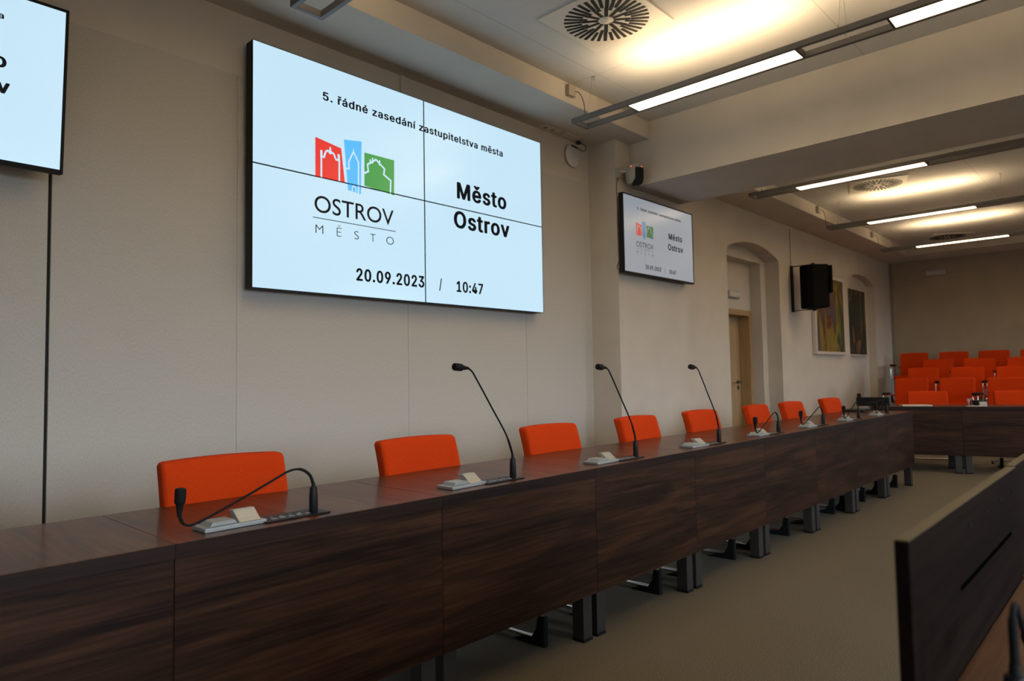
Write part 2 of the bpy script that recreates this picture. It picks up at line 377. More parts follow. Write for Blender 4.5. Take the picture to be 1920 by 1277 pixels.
# ------------------------------------------------------------------ ceiling lamps
def make_lamp(second_lit):
    """two long rails with luminous trays between them; origin at ceiling height above the wall end, runs towards -y"""
    t = thing('pendant_lamp', '', 'ceiling lamp', (0, 0, CEIL))
    zb = 3.02 - CEIL; h = .036; w = .185; L = 5.6; rw = .026
    for s in (-1, 1):
        bm = new(); x = s * (w / 2 - rw / 2); box(bm, x - rw / 2, x + rw / 2, -L, 0, zb, zb + h, .002)
        obj('rail', bm, 'lamp_metal', t)
    bm = new(); box(bm, -w / 2 + rw, w / 2 - rw, -rw, -.001, zb, zb + h, .002); obj('end_bar', bm, 'lamp_metal', t)
    trays = ((-1.63, -.485),) + (((-3.28, -2.13),) if second_lit else ((-3.9, -2.75),))
    for y0, y1 in trays:
        x0, x1 = -w / 2 + rw + .0005, w / 2 - rw - .0005
        bm = new(); box(bm, x0, x1, y0, y1, zb + .012, zb + .020); tr = obj('light_tray', bm, 'lamp_dark', t)
        for q in (y0 - .012, y1):
            bm = new(); box(bm, x0, x1, q, q + .012, zb + .001, zb + .040); obj('end_plate', bm, 'lamp_dark', tr)
        bm = new(); box(bm, x0, x1, y0, y1, zb + .004, zb + .010); obj('diffuser', bm, 'light_down', tr)
        bm = new(); box(bm, x0 + .004, x1 - .004, y0, y1, zb + .022, zb + .030); obj('uplight', bm, 'light_up', tr)
    for y in (-.14, -1.88):
        for s in (-1, 1):
            bm = new(); tube(bm, [(s * .079, y, zb + h - .001), (s * .012, y, -.012)], .0014, 6)
            wi = obj('suspension_wire', bm, 'wire', t)
            bm = new(); lathe(bm, [(.006, 0), (.006, .018), (.002, .026)], (s * .079, y, zb + h - .002), 10); obj('wire_clip', bm, 'wire', wi)
        bm = new(); lathe(bm, [(.016, -.003), (.016, -.0008)], (0, y, 0), 14); tube(bm, [(.014 * math.sin(a), y, -.014 + .011 * math.cos(a)) for a in [2 * PI * k / 12 for k in range(13)]], .002, 6); obj('ceiling_hook', bm, 'wire', t)
    return t
LAMP_Y = 3.09
lampA = make_lamp(True); lampA.location = (4.07, LAMP_Y, CEIL)
lampA['label'] = 'grey pendant lamp above the beam showing two lit panels, nearest full lamp'
lampA['group'] = 'grey rail lamps hanging from the ceiling'
dup(lampA, (1.80, 3.09, CEIL), 0, 'grey lamp end cut off by the top edge above the video wall')
lampB = make_lamp(False); lampB.location = (7.09, LAMP_Y, CEIL)
lampB['label'] = 'grey pendant lamp beyond the beam, right behind the beam underside'; lampB['group'] = lampA['group']
dup(lampB, (9.42, LAMP_Y, CEIL), 0, 'middle one of three grey lamps hanging beyond the beam')
dup(lampB, (11.80, LAMP_Y, CEIL), 0, 'farthest grey lamp, closest to the rear wall with seating')
# junction boxes on the soffit face, each with a cable dropping to a lamp
def jbox(x, y, lampx, label):
    t = thing('junction_box', label, 'junction box', (x, y, 3.295), group='junction boxes on the soffit')
    bm = new(); box(bm, -.042, .042, -.038, -.001, -.042, .042, .004); obj('housing', bm, 'beige_box', t)
    dx = lampx - x
    bm = new(); tube(bm, smooth_path([(.03, -.036, .0), (.06, -.055, -.01), (dx * .0 + .085, -.075, -.08), (.09, -.085, -.219)]), .0032, 8); obj('cable', bm, 'cable', t, True)
jbox(4.03, 3.15, 4.07, 'small beige box with a grey cable on the soffit above the pier')
jbox(9.36, 3.21, 9.42, 'small box and cable on the far soffit, at the middle far lamp')
jbox(11.72, 3.21, 11.80, 'small box and cable on the far soffit, at the farthest lamp')
# swirl diffusers
def make_vent():
    t = thing('ceiling_vent', '', 'air vent', (0, 0, CEIL), group='round swirl air vents in the ceiling')
    bm = new(); box(bm, -.30, .30, -.30, .30, -.012, -.001, .003); obj('plate', bm, 'white_metal', t)
    bm = new()
    def slot(a, r0, r1, w):
        c, s = math.cos(a), math.sin(a); P = [(r0, -w), (r1, -w), (r1, w), (r0, w)]
        prism(bm, [(x * c - y * s, x * s + y * c) for x, y in P], -.0135, -.0125, 'Z')
    n = 12
    for k in range(n):
        a = 2 * PI * k / n + .1
        slot(a, .048, .150, .0115); slot(a + .02, .152, .262, .0115)
        slot(a + .19, .118, .262, .0105); slot(a + .36, .152, .262, .0105)
    obj('slots', bm, 'matte_black', t)
    bm = new(); lathe(bm, [(.004, -.019), (.034, -.0165), (.042, -.012)], n=24); obj('hub', bm, 'white_metal', t, True)
    return t
v = make_vent(); v.location = (3.456, 2.395, CEIL); v['label'] = 'large round black-slotted air vent at the top, left of the near lamp'
dup(v, (8.855, 2.33, CEIL), .3, 'round air vent beyond the beam, behind the first far lamp')
dup(v, (13.2, 2.46, CEIL), .5, 'farthest air vent, a dark streak above the last lamp')

# ------------------------------------------------------------------ screens
# outlines of the screen lettering: advance width and closed contours, in thousandths of the type size
GLYPH = {
 '.': (188,[[95,-4,86,-4,78,-1,70,3,63,9,57,16,53,24,50,32,50,41,50,50,53,59,57,66,63,73,70,79,78,83,86,86,95,87,104,86,113,83,121,79,128,73,134,66,138,59,140,50,141,41,140,32,138,24,134,16,128,9,121,3,113,-1,104,-4]]),
 '/': (249,[[235,533,71,-76,14,-76,178,533]]),
 '0': (453,[[227,-7,199,-5,174,1,151,11,130,24,111,41,95,62,80,86,69,113,60,144,53,178,49,214,48,254,49,294,53,330,60,364,69,395,81,422,95,447,112,467,130,484,151,498,174,508,200,514,227,516,254,514,279,508,302,498,323,484,342,467,358,447,372,422,384,395,393,364,400,330,404,294,405,254,404,214,400,178,393,144,384,113,373,86,359,62,342,41,323,24,302,11,279,1,254,-5],[227,50,245,51,261,56,276,63,290,74,303,87,313,103,323,122,330,144,336,168,340,194,343,223,344,254,343,285,340,314,336,341,330,365,323,387,313,405,303,422,290,435,276,446,261,453,245,458,227,460,209,458,192,453,177,446,163,435,151,422,140,405,131,387,123,365,117,341,113,314,110,285,109,254,110,223,113,194,117,168,123,144,131,122,140,103,151,87,163,74,177,63,192,56,209,51]]),
 '1': (453,[[76,0,76,55,391,55,391,0],[276,509,276,0,212,0,212,448,209,448,86,358,86,427,198,509]]),
 '2': (453,[[64,0,64,47,234,229,282,282,291,294,299,305,305,316,311,327,315,337,318,348,320,360,320,371,319,385,317,397,313,408,308,419,301,428,293,436,283,443,273,449,262,454,250,457,237,459,224,460,209,459,196,457,184,453,172,447,162,441,153,433,145,424,139,413,134,402,130,390,128,376,127,362,66,362,67,384,71,405,77,424,86,442,98,459,111,473,126,486,143,496,162,505,182,511,203,514,225,516,247,514,268,511,288,505,306,497,323,486,337,474,350,461,361,445,370,428,376,411,380,392,381,372,380,358,378,345,375,331,371,318,365,304,357,290,347,275,336,259,322,241,306,223,288,202,267,180,153,60,153,57,389,57,389,0]]),
 '3': (453,[[218,-7,195,-6,173,-3,152,2,133,10,114,19,98,30,83,43,70,57,60,74,52,91,46,111,44,132,109,132,111,119,115,107,120,97,126,87,134,78,144,71,154,64,165,59,178,55,191,52,204,50,219,50,234,51,248,53,262,56,275,61,287,67,297,74,307,83,315,93,321,104,325,116,328,130,329,145,328,158,326,172,322,184,316,196,308,207,299,217,288,226,275,234,260,240,242,244,223,247,201,248,157,248,157,299,288,448,288,452,70,452,70,509,372,509,372,461,211,278,211,289,239,290,264,288,287,284,308,276,327,265,344,253,359,239,371,222,381,205,387,186,392,166,393,145,392,123,387,103,380,84,370,66,358,50,344,36,327,23,309,12,288,4,266,-2,243,-6]]),
 '4': (453,[[40,105,40,158,247,509,311,509,109,166,109,163,413,163,413,105],[282,0,282,121,282,146,282,318,343,318,343,0]]),
 '5': (453,[[221,-7,199,-6,178,-2,159,3,140,11,123,21,108,32,94,45,83,60,73,76,66,93,62,111,60,130,122,130,124,119,127,108,132,98,138,89,145,80,154,73,163,66,173,60,184,56,196,52,208,50,221,50,236,51,250,53,264,58,276,64,288,72,298,82,307,92,314,104,320,117,324,131,327,146,328,162,327,178,324,193,320,208,314,221,306,233,297,244,286,254,275,262,262,269,248,273,233,276,218,277,205,276,192,275,180,272,167,268,156,264,145,258,136,252,128,246,67,253,96,509,366,509,366,452,151,452,134,301,136,301,145,308,155,315,166,320,178,325,190,329,203,331,216,333,229,334,247,333,263,330,279,326,294,321,308,314,321,306,334,296,345,285,355,273,364,260,372,246,379,231,384,215,388,199,390,181,391,163,390,139,385,117,379,95,369,76,357,57,343,41,327,27,309,15,289,6,268,-1,245,-5]]),
 '7': (453,[[97,0,323,448,323,452,62,452,62,509,391,509,391,449,165,0]]),
 '9': (453,[[226,516,249,514,271,510,291,503,310,494,328,482,343,468,356,452,368,434,377,414,384,393,388,371,389,347,388,328,385,309,380,290,373,270,363,248,350,224,334,197,315,168,200,0,130,0,301,248,307,248,303,240,299,234,294,227,287,221,281,215,273,210,265,206,257,202,248,199,238,196,228,195,218,195,195,196,175,199,155,206,137,214,121,225,106,237,94,252,83,269,74,287,68,307,65,329,64,352,65,375,69,397,75,417,85,436,96,454,110,469,125,483,143,494,162,504,182,510,203,514],[226,460,212,459,199,457,186,452,174,446,163,438,154,429,145,419,138,407,133,395,129,381,126,367,125,352,126,336,129,322,133,308,138,295,145,284,154,274,163,265,174,257,186,251,199,247,212,244,226,243,240,244,254,247,267,251,279,257,289,265,299,273,307,284,314,295,320,308,324,321,327,335,327,350,327,366,324,381,320,394,314,407,307,419,299,429,290,438,279,446,267,452,254,457,241,459]]),
 ':': (188,[[95,-4,86,-4,78,-1,70,3,63,9,57,16,53,24,50,32,50,41,50,50,53,59,57,66,63,73,70,79,78,83,86,86,95,87,104,86,113,83,121,79,128,73,134,66,138,59,140,50,141,41,140,32,138,24,134,16,128,9,121,3,113,-1,104,-4],[95,271,86,272,78,274,70,278,63,284,57,291,53,299,50,307,50,316,50,325,53,334,57,342,63,349,70,354,78,359,86,361,95,362,104,361,113,359,121,354,128,349,134,342,138,334,140,325,141,316,140,307,138,299,134,291,128,284,121,278,113,274,104,272]]),
 'M': (628,[[60,0,60,509,152,509,277,187,287,159,299,123,311,84,322,49,307,49,318,83,330,121,342,158,352,187,476,509,568,509,568,0,504,0,504,291,504,327,505,369,506,413,507,457,513,457,498,409,482,363,467,322,456,291,342,0,286,0,170,291,159,321,145,361,129,408,112,457,119,457,120,416,121,372,122,328,122,291,122,0]]),
 'O': (533,[[267,-7,235,-5,205,1,177,11,150,25,126,42,105,63,86,88,70,115,57,146,48,179,42,215,40,254,42,293,48,329,57,362,70,393,86,421,105,445,126,466,150,484,177,498,205,508,235,514,267,516,299,514,329,508,357,498,384,484,408,466,429,445,448,421,464,393,477,362,486,329,491,293,493,254,491,215,486,179,477,146,464,115,448,88,429,63,408,42,384,25,357,11,329,1,299,-5],[267,53,289,54,310,59,330,66,349,76,367,89,383,105,396,123,408,144,418,168,425,194,429,223,430,254,429,286,425,314,418,341,408,365,396,386,383,404,367,420,349,433,330,443,310,450,289,454,267,456,245,454,223,450,203,443,184,433,167,420,151,404,137,385,125,364,116,340,109,314,105,285,103,254,105,223,109,194,116,168,125,144,137,123,151,105,167,89,184,76,203,66,223,59,245,54]]),
 'a': (389,[[160,-9,142,-8,126,-5,110,-1,94,5,80,12,68,22,57,32,48,45,40,58,35,73,31,90,30,108,31,123,34,138,38,150,43,161,50,171,58,179,67,187,78,193,89,199,100,203,112,207,125,211,178,220,234,227,244,228,252,230,259,232,265,235,270,238,273,243,275,248,276,255,276,257,275,268,273,279,271,288,267,297,262,304,256,311,248,317,240,322,230,326,220,329,208,330,196,331,183,330,171,329,159,326,149,322,140,318,132,313,124,307,118,301,112,294,107,288,103,281,100,274,41,291,48,308,57,322,67,335,79,346,91,355,104,364,118,370,133,375,148,379,163,382,179,384,194,384,204,384,215,383,227,382,239,379,251,376,263,372,275,367,286,360,296,353,306,343,315,333,322,320,329,306,333,290,336,272,337,251,337,0,277,0,277,52,272,52,269,45,264,38,258,32,252,25,244,18,236,12,226,6,215,1,203,-3,190,-6,176,-8],[170,45,187,46,202,49,216,53,228,59,239,66,248,74,257,83,263,93,269,104,272,115,275,126,276,138,276,190,273,188,270,186,265,184,259,182,231,176,200,171,175,168,134,159,125,155,117,150,110,145,103,139,98,132,95,124,93,115,92,105,92,95,94,87,98,79,102,72,107,66,114,61,121,56,130,52,139,49,149,47,159,46]]),
 'd': (424,[[195,-8,172,-7,151,-2,130,5,111,16,94,29,79,45,66,64,55,84,46,108,39,133,35,160,34,189,35,218,39,245,46,270,55,293,66,313,79,332,95,347,112,361,131,371,151,378,173,383,196,384,213,384,228,381,241,378,253,373,263,367,272,360,280,353,287,346,306,319,311,319,311,509,372,509,372,0,313,0,313,59,307,59,287,31,280,24,272,17,263,10,252,4,241,-1,227,-5,212,-7],[205,47,221,48,236,51,250,57,263,65,274,75,284,86,293,100,299,115,305,132,309,150,311,169,312,189,311,210,309,229,305,247,300,263,293,278,284,291,275,302,263,312,251,320,237,325,221,329,205,330,187,329,172,325,157,319,145,311,133,301,124,290,115,276,108,261,103,245,99,227,97,209,96,189,97,170,99,151,103,133,109,117,115,101,124,88,134,76,145,66,158,57,172,51,188,48]]),
 'e': (404,[[212,-8,185,-7,161,-2,138,6,117,16,98,30,82,46,68,64,56,85,46,108,40,132,35,159,34,187,35,215,39,242,46,267,55,290,67,311,81,329,97,346,115,359,135,370,157,378,180,383,205,384,221,384,236,382,251,379,266,374,280,368,294,361,307,351,319,341,331,329,341,315,350,299,357,282,363,263,368,242,370,219,371,194,371,169,75,169,75,221,338,221,310,202,309,220,307,237,303,254,298,269,291,282,283,294,273,305,263,314,250,321,237,326,222,329,205,330,189,329,173,326,159,321,146,313,135,304,125,294,116,282,109,270,103,256,99,241,97,226,96,211,96,178,97,157,100,139,104,122,110,106,118,92,128,80,139,70,151,61,165,55,179,50,195,47,212,46,224,47,234,48,244,50,254,53,263,56,271,61,278,66,285,73,292,80,297,88,302,96,306,105,365,91,360,77,353,63,345,51,335,39,324,29,311,19,298,11,283,4,266,-1,249,-5,231,-7]]),
 'i': (167,[[53,0,53,379,114,379,114,0],[84,443,75,444,67,446,60,449,54,455,48,461,44,468,42,475,41,483,42,491,44,499,48,506,54,512,60,517,67,521,75,523,84,524,92,523,100,521,107,517,114,512,119,506,123,499,126,491,126,483,126,475,123,468,119,461,114,455,107,449,100,446,92,444]]),
 'l': (189,[[139,-2,119,-1,101,3,86,10,74,20,65,33,58,47,54,65,53,84,53,509,114,509,114,99,114,87,115,77,117,68,120,62,124,58,130,54,137,53,146,52,160,53,170,54,181,3,162,-1]]),
 'm': (610,[[53,0,53,379,112,379,112,295,108,295,112,310,118,323,125,335,132,346,141,355,151,363,161,370,172,376,183,380,195,384,207,386,219,386,239,385,257,380,273,372,287,361,299,347,309,331,316,314,321,295,312,295,317,308,322,321,329,332,337,343,347,353,357,361,368,369,381,375,394,380,407,383,422,385,437,386,453,385,468,383,483,378,497,372,510,364,522,354,532,342,541,328,548,313,553,296,556,276,557,255,557,0,496,0,496,254,494,273,490,289,483,302,473,313,460,321,447,326,433,329,419,330,406,330,395,328,384,324,374,320,365,314,358,307,351,299,345,290,341,280,338,270,336,259,335,247,335,0,274,0,274,260,273,275,269,288,262,301,253,311,242,320,229,326,215,329,199,330,188,330,178,328,168,325,158,320,148,314,140,307,132,299,126,289,121,278,117,266,114,253,114,238,114,0]]),
 'n': (410,[[114,227,114,0,53,0,53,379,112,379,112,287,102,287,112,312,124,332,137,349,152,362,169,372,187,379,207,383,227,384,246,383,264,380,280,376,295,369,309,360,321,349,332,336,341,321,348,304,353,285,356,264,357,240,357,0,296,0,296,235,295,256,290,275,283,291,273,304,260,315,246,323,229,328,210,329,197,328,184,326,172,322,161,317,150,311,141,303,133,293,126,283,121,271,117,257,114,243]]),
 'o': (415,[[207,-8,182,-7,159,-2,137,6,117,16,98,30,82,46,68,64,56,85,46,108,40,133,36,159,34,187,36,216,40,243,46,268,56,291,68,312,82,330,98,346,117,360,137,371,159,378,182,383,207,384,233,383,256,378,278,371,299,360,317,346,333,330,347,312,359,291,369,268,376,243,380,216,381,187,380,159,376,133,369,108,359,85,347,64,333,46,317,30,299,16,278,6,256,-2,233,-7],[207,46,226,48,242,51,257,57,270,66,282,76,292,89,300,102,307,117,312,134,316,151,318,169,319,187,318,206,316,224,312,242,307,258,300,274,292,287,282,300,270,310,257,319,242,325,226,329,207,330,189,329,173,325,158,319,145,310,134,300,124,287,115,274,108,258,103,242,99,224,97,206,96,187,97,169,99,151,103,134,108,117,115,102,124,89,134,76,145,66,158,57,173,51,189,48]]),
 'p': (424,[[53,-143,53,379,112,379,112,319,118,319,137,346,144,353,152,360,161,367,171,373,183,378,197,381,212,384,229,384,252,383,274,378,294,371,313,361,330,347,345,332,359,313,370,293,379,270,385,245,389,218,390,189,389,160,385,133,379,108,370,84,359,64,346,45,330,29,313,16,294,5,274,-2,252,-7,229,-8,213,-7,198,-5,184,-1,173,4,162,10,153,17,145,24,138,31,118,59,114,59,114,-143],[220,47,237,48,253,51,267,57,279,66,291,76,301,88,309,101,316,117,321,133,325,151,327,170,328,189,327,209,325,227,321,245,316,261,309,276,301,290,291,301,280,311,267,319,253,325,237,329,220,330,203,329,188,325,174,320,161,312,150,302,140,291,132,278,125,263,120,247,116,229,113,210,113,189,113,169,116,150,120,132,125,115,132,100,140,86,150,75,162,65,174,57,188,51,204,48]]),
 'r': (259,[[53,0,53,379,112,379,112,321,115,321,122,335,130,347,140,358,152,367,166,375,181,380,196,384,213,385,229,384,243,384,243,322,230,324,207,326,194,325,182,323,170,319,159,315,149,309,140,301,132,293,126,284,121,273,117,262,114,250,114,237,114,0]]),
 's': (365,[[182,-8,163,-7,145,-5,128,-2,112,3,98,10,84,18,72,27,62,38,53,50,45,63,40,78,36,94,94,107,99,92,105,79,114,69,124,60,136,54,150,49,165,46,181,45,200,46,217,50,232,55,244,62,255,71,262,81,267,91,268,103,267,112,265,121,260,129,254,136,246,142,237,147,225,151,212,155,149,170,125,177,104,186,87,196,72,208,61,222,53,237,48,255,47,274,48,290,51,305,57,319,65,332,75,343,87,354,100,363,115,370,131,377,149,381,167,384,187,384,206,384,223,381,239,378,254,372,267,366,279,358,290,349,299,339,307,328,314,316,319,303,324,290,268,277,264,288,258,298,251,307,243,316,232,323,219,328,205,331,187,333,171,332,156,329,143,324,131,317,121,308,114,299,110,289,109,277,110,267,112,258,117,250,124,243,133,237,144,232,157,227,172,223,229,209,254,202,275,194,292,183,306,171,317,158,325,142,330,125,331,107,330,90,326,75,321,61,312,47,302,35,290,24,276,15,260,6,242,0,223,-5,203,-7]]),
 't': (227,[[204,379,204,327,6,327,6,379],[65,471,126,471,126,98,127,86,128,76,132,68,136,61,142,56,150,53,159,51,170,50,185,51,202,54,213,2,192,-3,168,-4,145,-3,125,2,107,10,92,21,80,35,72,52,67,71,65,93]]),
 'u': (410,[[182,-5,164,-4,146,-1,130,4,115,11,101,20,89,31,78,44,69,59,62,76,57,95,54,116,53,139,53,379,114,379,114,144,115,123,119,105,127,89,137,75,150,64,164,56,181,52,200,50,213,51,226,53,238,57,249,62,259,69,268,77,276,86,283,97,289,109,293,122,295,137,296,153,296,379,357,379,357,0,298,0,298,92,307,92,297,67,286,47,272,30,257,17,240,7,222,0,203,-4]]),
 'v': (389,[[163,0,17,379,84,379,165,155,187,87,206,21,184,21,203,87,224,155,305,379,371,379,226,0]]),
 'z': (380,[[42,0,42,46,254,320,254,323,48,323,48,379,333,379,333,331,126,60,126,56,339,56,339,0]]),
 'á': (389,[[160,-9,142,-8,126,-5,110,-1,94,5,80,12,68,22,57,32,48,45,40,58,35,73,31,90,30,108,31,123,34,138,38,150,43,161,50,171,58,179,67,187,78,193,89,199,100,203,112,207,125,211,178,220,234,227,244,228,252,230,259,232,265,235,270,238,273,243,275,248,276,255,276,257,275,268,273,279,271,288,267,297,262,304,256,311,248,317,240,322,230,326,220,329,208,330,196,331,183,330,171,329,159,326,149,322,140,318,132,313,124,307,118,301,112,294,107,288,103,281,100,274,41,291,48,308,57,322,67,335,79,346,91,355,104,364,118,370,133,375,148,379,163,382,179,384,194,384,204,384,215,383,227,382,239,379,251,376,263,372,275,367,286,360,296,353,306,343,315,333,322,320,329,306,333,290,336,272,337,251,337,0,277,0,277,52,272,52,269,45,264,38,258,32,252,25,244,18,236,12,226,6,215,1,203,-3,190,-6,176,-8],[170,45,187,46,202,49,216,53,228,59,239,66,248,74,257,83,263,93,269,104,272,115,275,126,276,138,276,190,273,188,270,186,265,184,259,182,231,176,200,171,175,168,134,159,125,155,117,150,110,145,103,139,98,132,95,124,93,115,92,105,92,95,94,87,98,79,102,72,107,66,114,61,121,56,130,52,139,49,149,47,159,46],[162,429,210,529,278,529,212,429]]),
 'é': (404,[[212,-8,185,-7,161,-2,138,6,117,16,98,30,82,46,68,64,56,85,46,108,40,132,35,159,34,187,35,215,39,242,46,267,55,290,67,311,81,329,97,346,115,359,135,370,157,378,180,383,205,384,221,384,236,382,251,379,266,374,280,368,294,361,307,351,319,341,331,329,341,315,350,299,357,282,363,263,368,242,370,219,371,194,371,169,75,169,75,221,338,221,310,202,309,220,307,237,303,254,298,269,291,282,283,294,273,305,263,314,250,321,237,326,222,329,205,330,189,329,173,326,159,321,146,313,135,304,125,294,116,282,109,270,103,256,99,241,97,226,96,211,96,178,97,157,100,139,104,122,110,106,118,92,128,80,139,70,151,61,165,55,179,50,195,47,212,46,224,47,234,48,244,50,254,53,263,56,271,61,278,66,285,73,292,80,297,88,302,96,306,105,365,91,360,77,353,63,345,51,335,39,324,29,311,19,298,11,283,4,266,-1,249,-5,231,-7],[177,429,225,529,293,529,227,429]]),
 'í': (167,[[53,0,53,379,114,379,114,0],[57,429,104,529,173,529,107,429]]),
 'ě': (404,[[212,-8,185,-7,161,-2,138,6,117,16,98,30,82,46,68,64,56,85,46,108,40,132,35,159,34,187,35,215,39,242,46,267,55,290,67,311,81,329,97,346,115,359,135,370,157,378,180,383,205,384,221,384,236,382,251,379,266,374,280,368,294,361,307,351,319,341,331,329,341,315,350,299,357,282,363,263,368,242,370,219,371,194,371,169,75,169,75,221,338,221,310,202,309,220,307,237,303,254,298,269,291,282,283,294,273,305,263,314,250,321,237,326,222,329,205,330,189,329,173,326,159,321,146,313,135,304,125,294,116,282,109,270,103,256,99,241,97,226,96,211,96,178,97,157,100,139,104,122,110,106,118,92,128,80,139,70,151,61,165,55,179,50,195,47,212,46,224,47,234,48,244,50,254,53,263,56,271,61,278,66,285,73,292,80,297,88,302,96,306,105,365,91,360,77,353,63,345,51,335,39,324,29,311,19,298,11,283,4,266,-1,249,-5,231,-7],[155,529,204,469,252,529,313,529,313,526,233,435,175,435,95,526,95,529]]),
 'ř': (259,[[53,0,53,379,112,379,112,321,115,321,122,335,130,347,140,358,152,367,166,375,181,380,196,384,213,385,229,384,243,384,243,322,230,324,207,326,194,325,182,323,170,319,159,315,149,309,140,301,132,293,126,284,121,273,117,262,114,250,114,237,114,0],[94,529,143,469,192,529,253,529,253,526,172,435,114,435,34,526,34,529]]),
 ' ': (187,[]),
}
def letter_mesh(txt, bold):
    """filled lettering from the outlines above; bold = (dx, dz) thickens the strokes"""
    c = bpy.data.curves.new('t', 'CURVE'); c.dimensions = '2D'; c.fill_mode = 'BOTH'; pen = 0
    for ch in txt:
        adv, cons = GLYPH[ch]
        for q in cons:
            sp = c.splines.new('POLY'); n = len(q) // 2; sp.points.add(n - 1); sp.use_cyclic_u = True
            for i in range(n): sp.points[i].co = ((q[2 * i] + pen) / 1000, q[2 * i + 1] / 1000, 0, 1)
        pen += adv + 56 * bool(bold)
    o = bpy.data.objects.new('t', c); COL.objects.link(o); dg = bpy.context.evaluated_depsgraph_get()
    me = bpy.data.meshes.new_from_object(o.evaluated_get(dg)); bpy.data.objects.remove(o); bpy.data.curves.remove(c)
    bm = new(); bm.from_mesh(me); bpy.data.meshes.remove(me)
    if bold:
        base = [v.co.copy() for v in bm.verts]; fs = [[v.index for v in f.verts] for f in bm.faces]; bm.free(); bm = new()
        for k in range(8):
            dx, dz = math.cos(k * PI / 4) * bold[0], math.sin(k * PI / 4) * bold[1]
            vs = [bm.verts.new((p.x + dx, p.y + dz, 0)) for p in base]
            for f in fs: bm.faces.new([vs[i] for i in f])
    return bm
def text_mesh(name, s, x0, x1, zb, cap, m, parent, y, bold=None, plain=0.0):
    """lettering fitted between x0 and x1, standing on zb, capitals cap high, facing -y"""
    if bold is not None:
        bm = letter_mesh(s, bold); hh = .509 + bold[1] * 2; low = bold[1]
    else:
        def make(txt):
            c = bpy.data.curves.new('t', 'FONT'); c.body = txt; c.size = 1; c.offset = plain; c.resolution_u = 6
            o = bpy.data.objects.new('t', c); COL.objects.link(o); dg = bpy.context.evaluated_depsgraph_get()
            me = bpy.data.meshes.new_from_object(o.evaluated_get(dg)); bpy.data.objects.remove(o); bpy.data.curves.remove(c)
            b = new(); b.from_mesh(me); bpy.data.meshes.remove(me); return b
        h = make('H'); hh = max(v.co.y for v in h.verts); h.free(); low = 0; bm = make(s)
    a = min(v.co.x for v in bm.verts); b = max(v.co.x for v in bm.verts)
    for v in bm.verts: v.co = Vector((x0 + (v.co.x - a) / (b - a) * (x1 - x0), y, zb + (v.co.y + low) / hh * cap))
    return obj(name, bm, m, parent)
def stroke(bm, pts, w, y):
    pts = [Vector((p[0], p[1])) for p in pts]; L = []; R = []
    for i, p in enumerate(pts):
        d1 = (p - pts[i - 1]).normalized() if i else None; d2 = (pts[i + 1] - p).normalized() if i < len(pts) - 1 else None
        n1 = Vector((-d1.y, d1.x)) if d1 else None; n2 = Vector((-d2.y, d2.x)) if d2 else None
        if n1 and n2:
            n = (n1 + n2).normalized(); n *= min(1.0 / max(n.dot(n1), .35), 2.0)
        else: n = n1 or n2
        L.append(p + n * w / 2); R.append(p - n * w / 2)
    vl = [bm.verts.new((p.x, y, p.y)) for p in L]; vr = [bm.verts.new((p.x, y, p.y)) for p in R]
    for i in range(len(pts) - 1): bm.faces.new((vl[i], vl[i + 1], vr[i + 1], vr[i]))
LOGO = dict(
 red=[(0.1599, 0.6706), (0.2326, 0.6501), (0.243, 0.500), (0.1599, 0.497)],
 blue=[(0.2405, 0.6931), (0.2934, 0.7063), (0.2905, 0.4636), (0.2521, 0.4708)],
 green=[(0.3017, 0.6598), (0.3967, 0.6603), (0.3955, 0.4927), (0.3012, 0.5073)])
WHITE_RED = [([(0.1762, 0.497), (0.1764, 0.5926), (0.1839, 0.5918), (0.1862, 0.605), (0.188, 0.6144), (0.191, 0.622), (0.1946, 0.6239), (0.2012, 0.6152), (0.207, 0.620), (0.2091, 0.6188), (0.213, 0.612), (0.2145, 0.603), (0.2182, 0.5933), (0.227, 0.5950), (0.2269, 0.499)], .0048),
 ([(0.1764, 0.590), (0.1764, 0.6195)], .0062), ([(0.2012, 0.615), (0.2012, 0.6429)], .0045), ([(.1975, .6265), (.2050, .6265)], .004), ([(0.2258, 0.594), (0.2250, 0.621)], .0062)]
WHITE_BLUE = [([(0.2467, 0.5656), (0.2552, 0.5668), (0.2545, 0.5984), (0.2686, 0.6500), (0.2835, 0.6064), (0.2831, 0.4655)], .0042), ([(0.2645, 0.466), (0.2645, 0.4847), (0.266, 0.491), (0.2694, 0.4942), (.2735, .491), (0.2752, 0.4854), (0.2752, 0.4650)], .003), ([(.2686, .645), (.2686, .664)], .002)]
WHITE_GREEN = [([(0.3010, 0.5640), (0.3136, 0.5773), (0.3112, 0.6079), (0.3376, 0.6407), (0.3645, 0.6071), (0.3624, 0.5794), (0.3847, 0.559), (0.3831, 0.4935)], .0048), ([(0.3194, 0.6352), (0.3194, 0.6142)], .0036), ([(0.3269, 0.6450), (0.3269, 0.6182)], .0040), ([(0.3492, 0.6420), (0.3488, 0.6172)], .0040)]
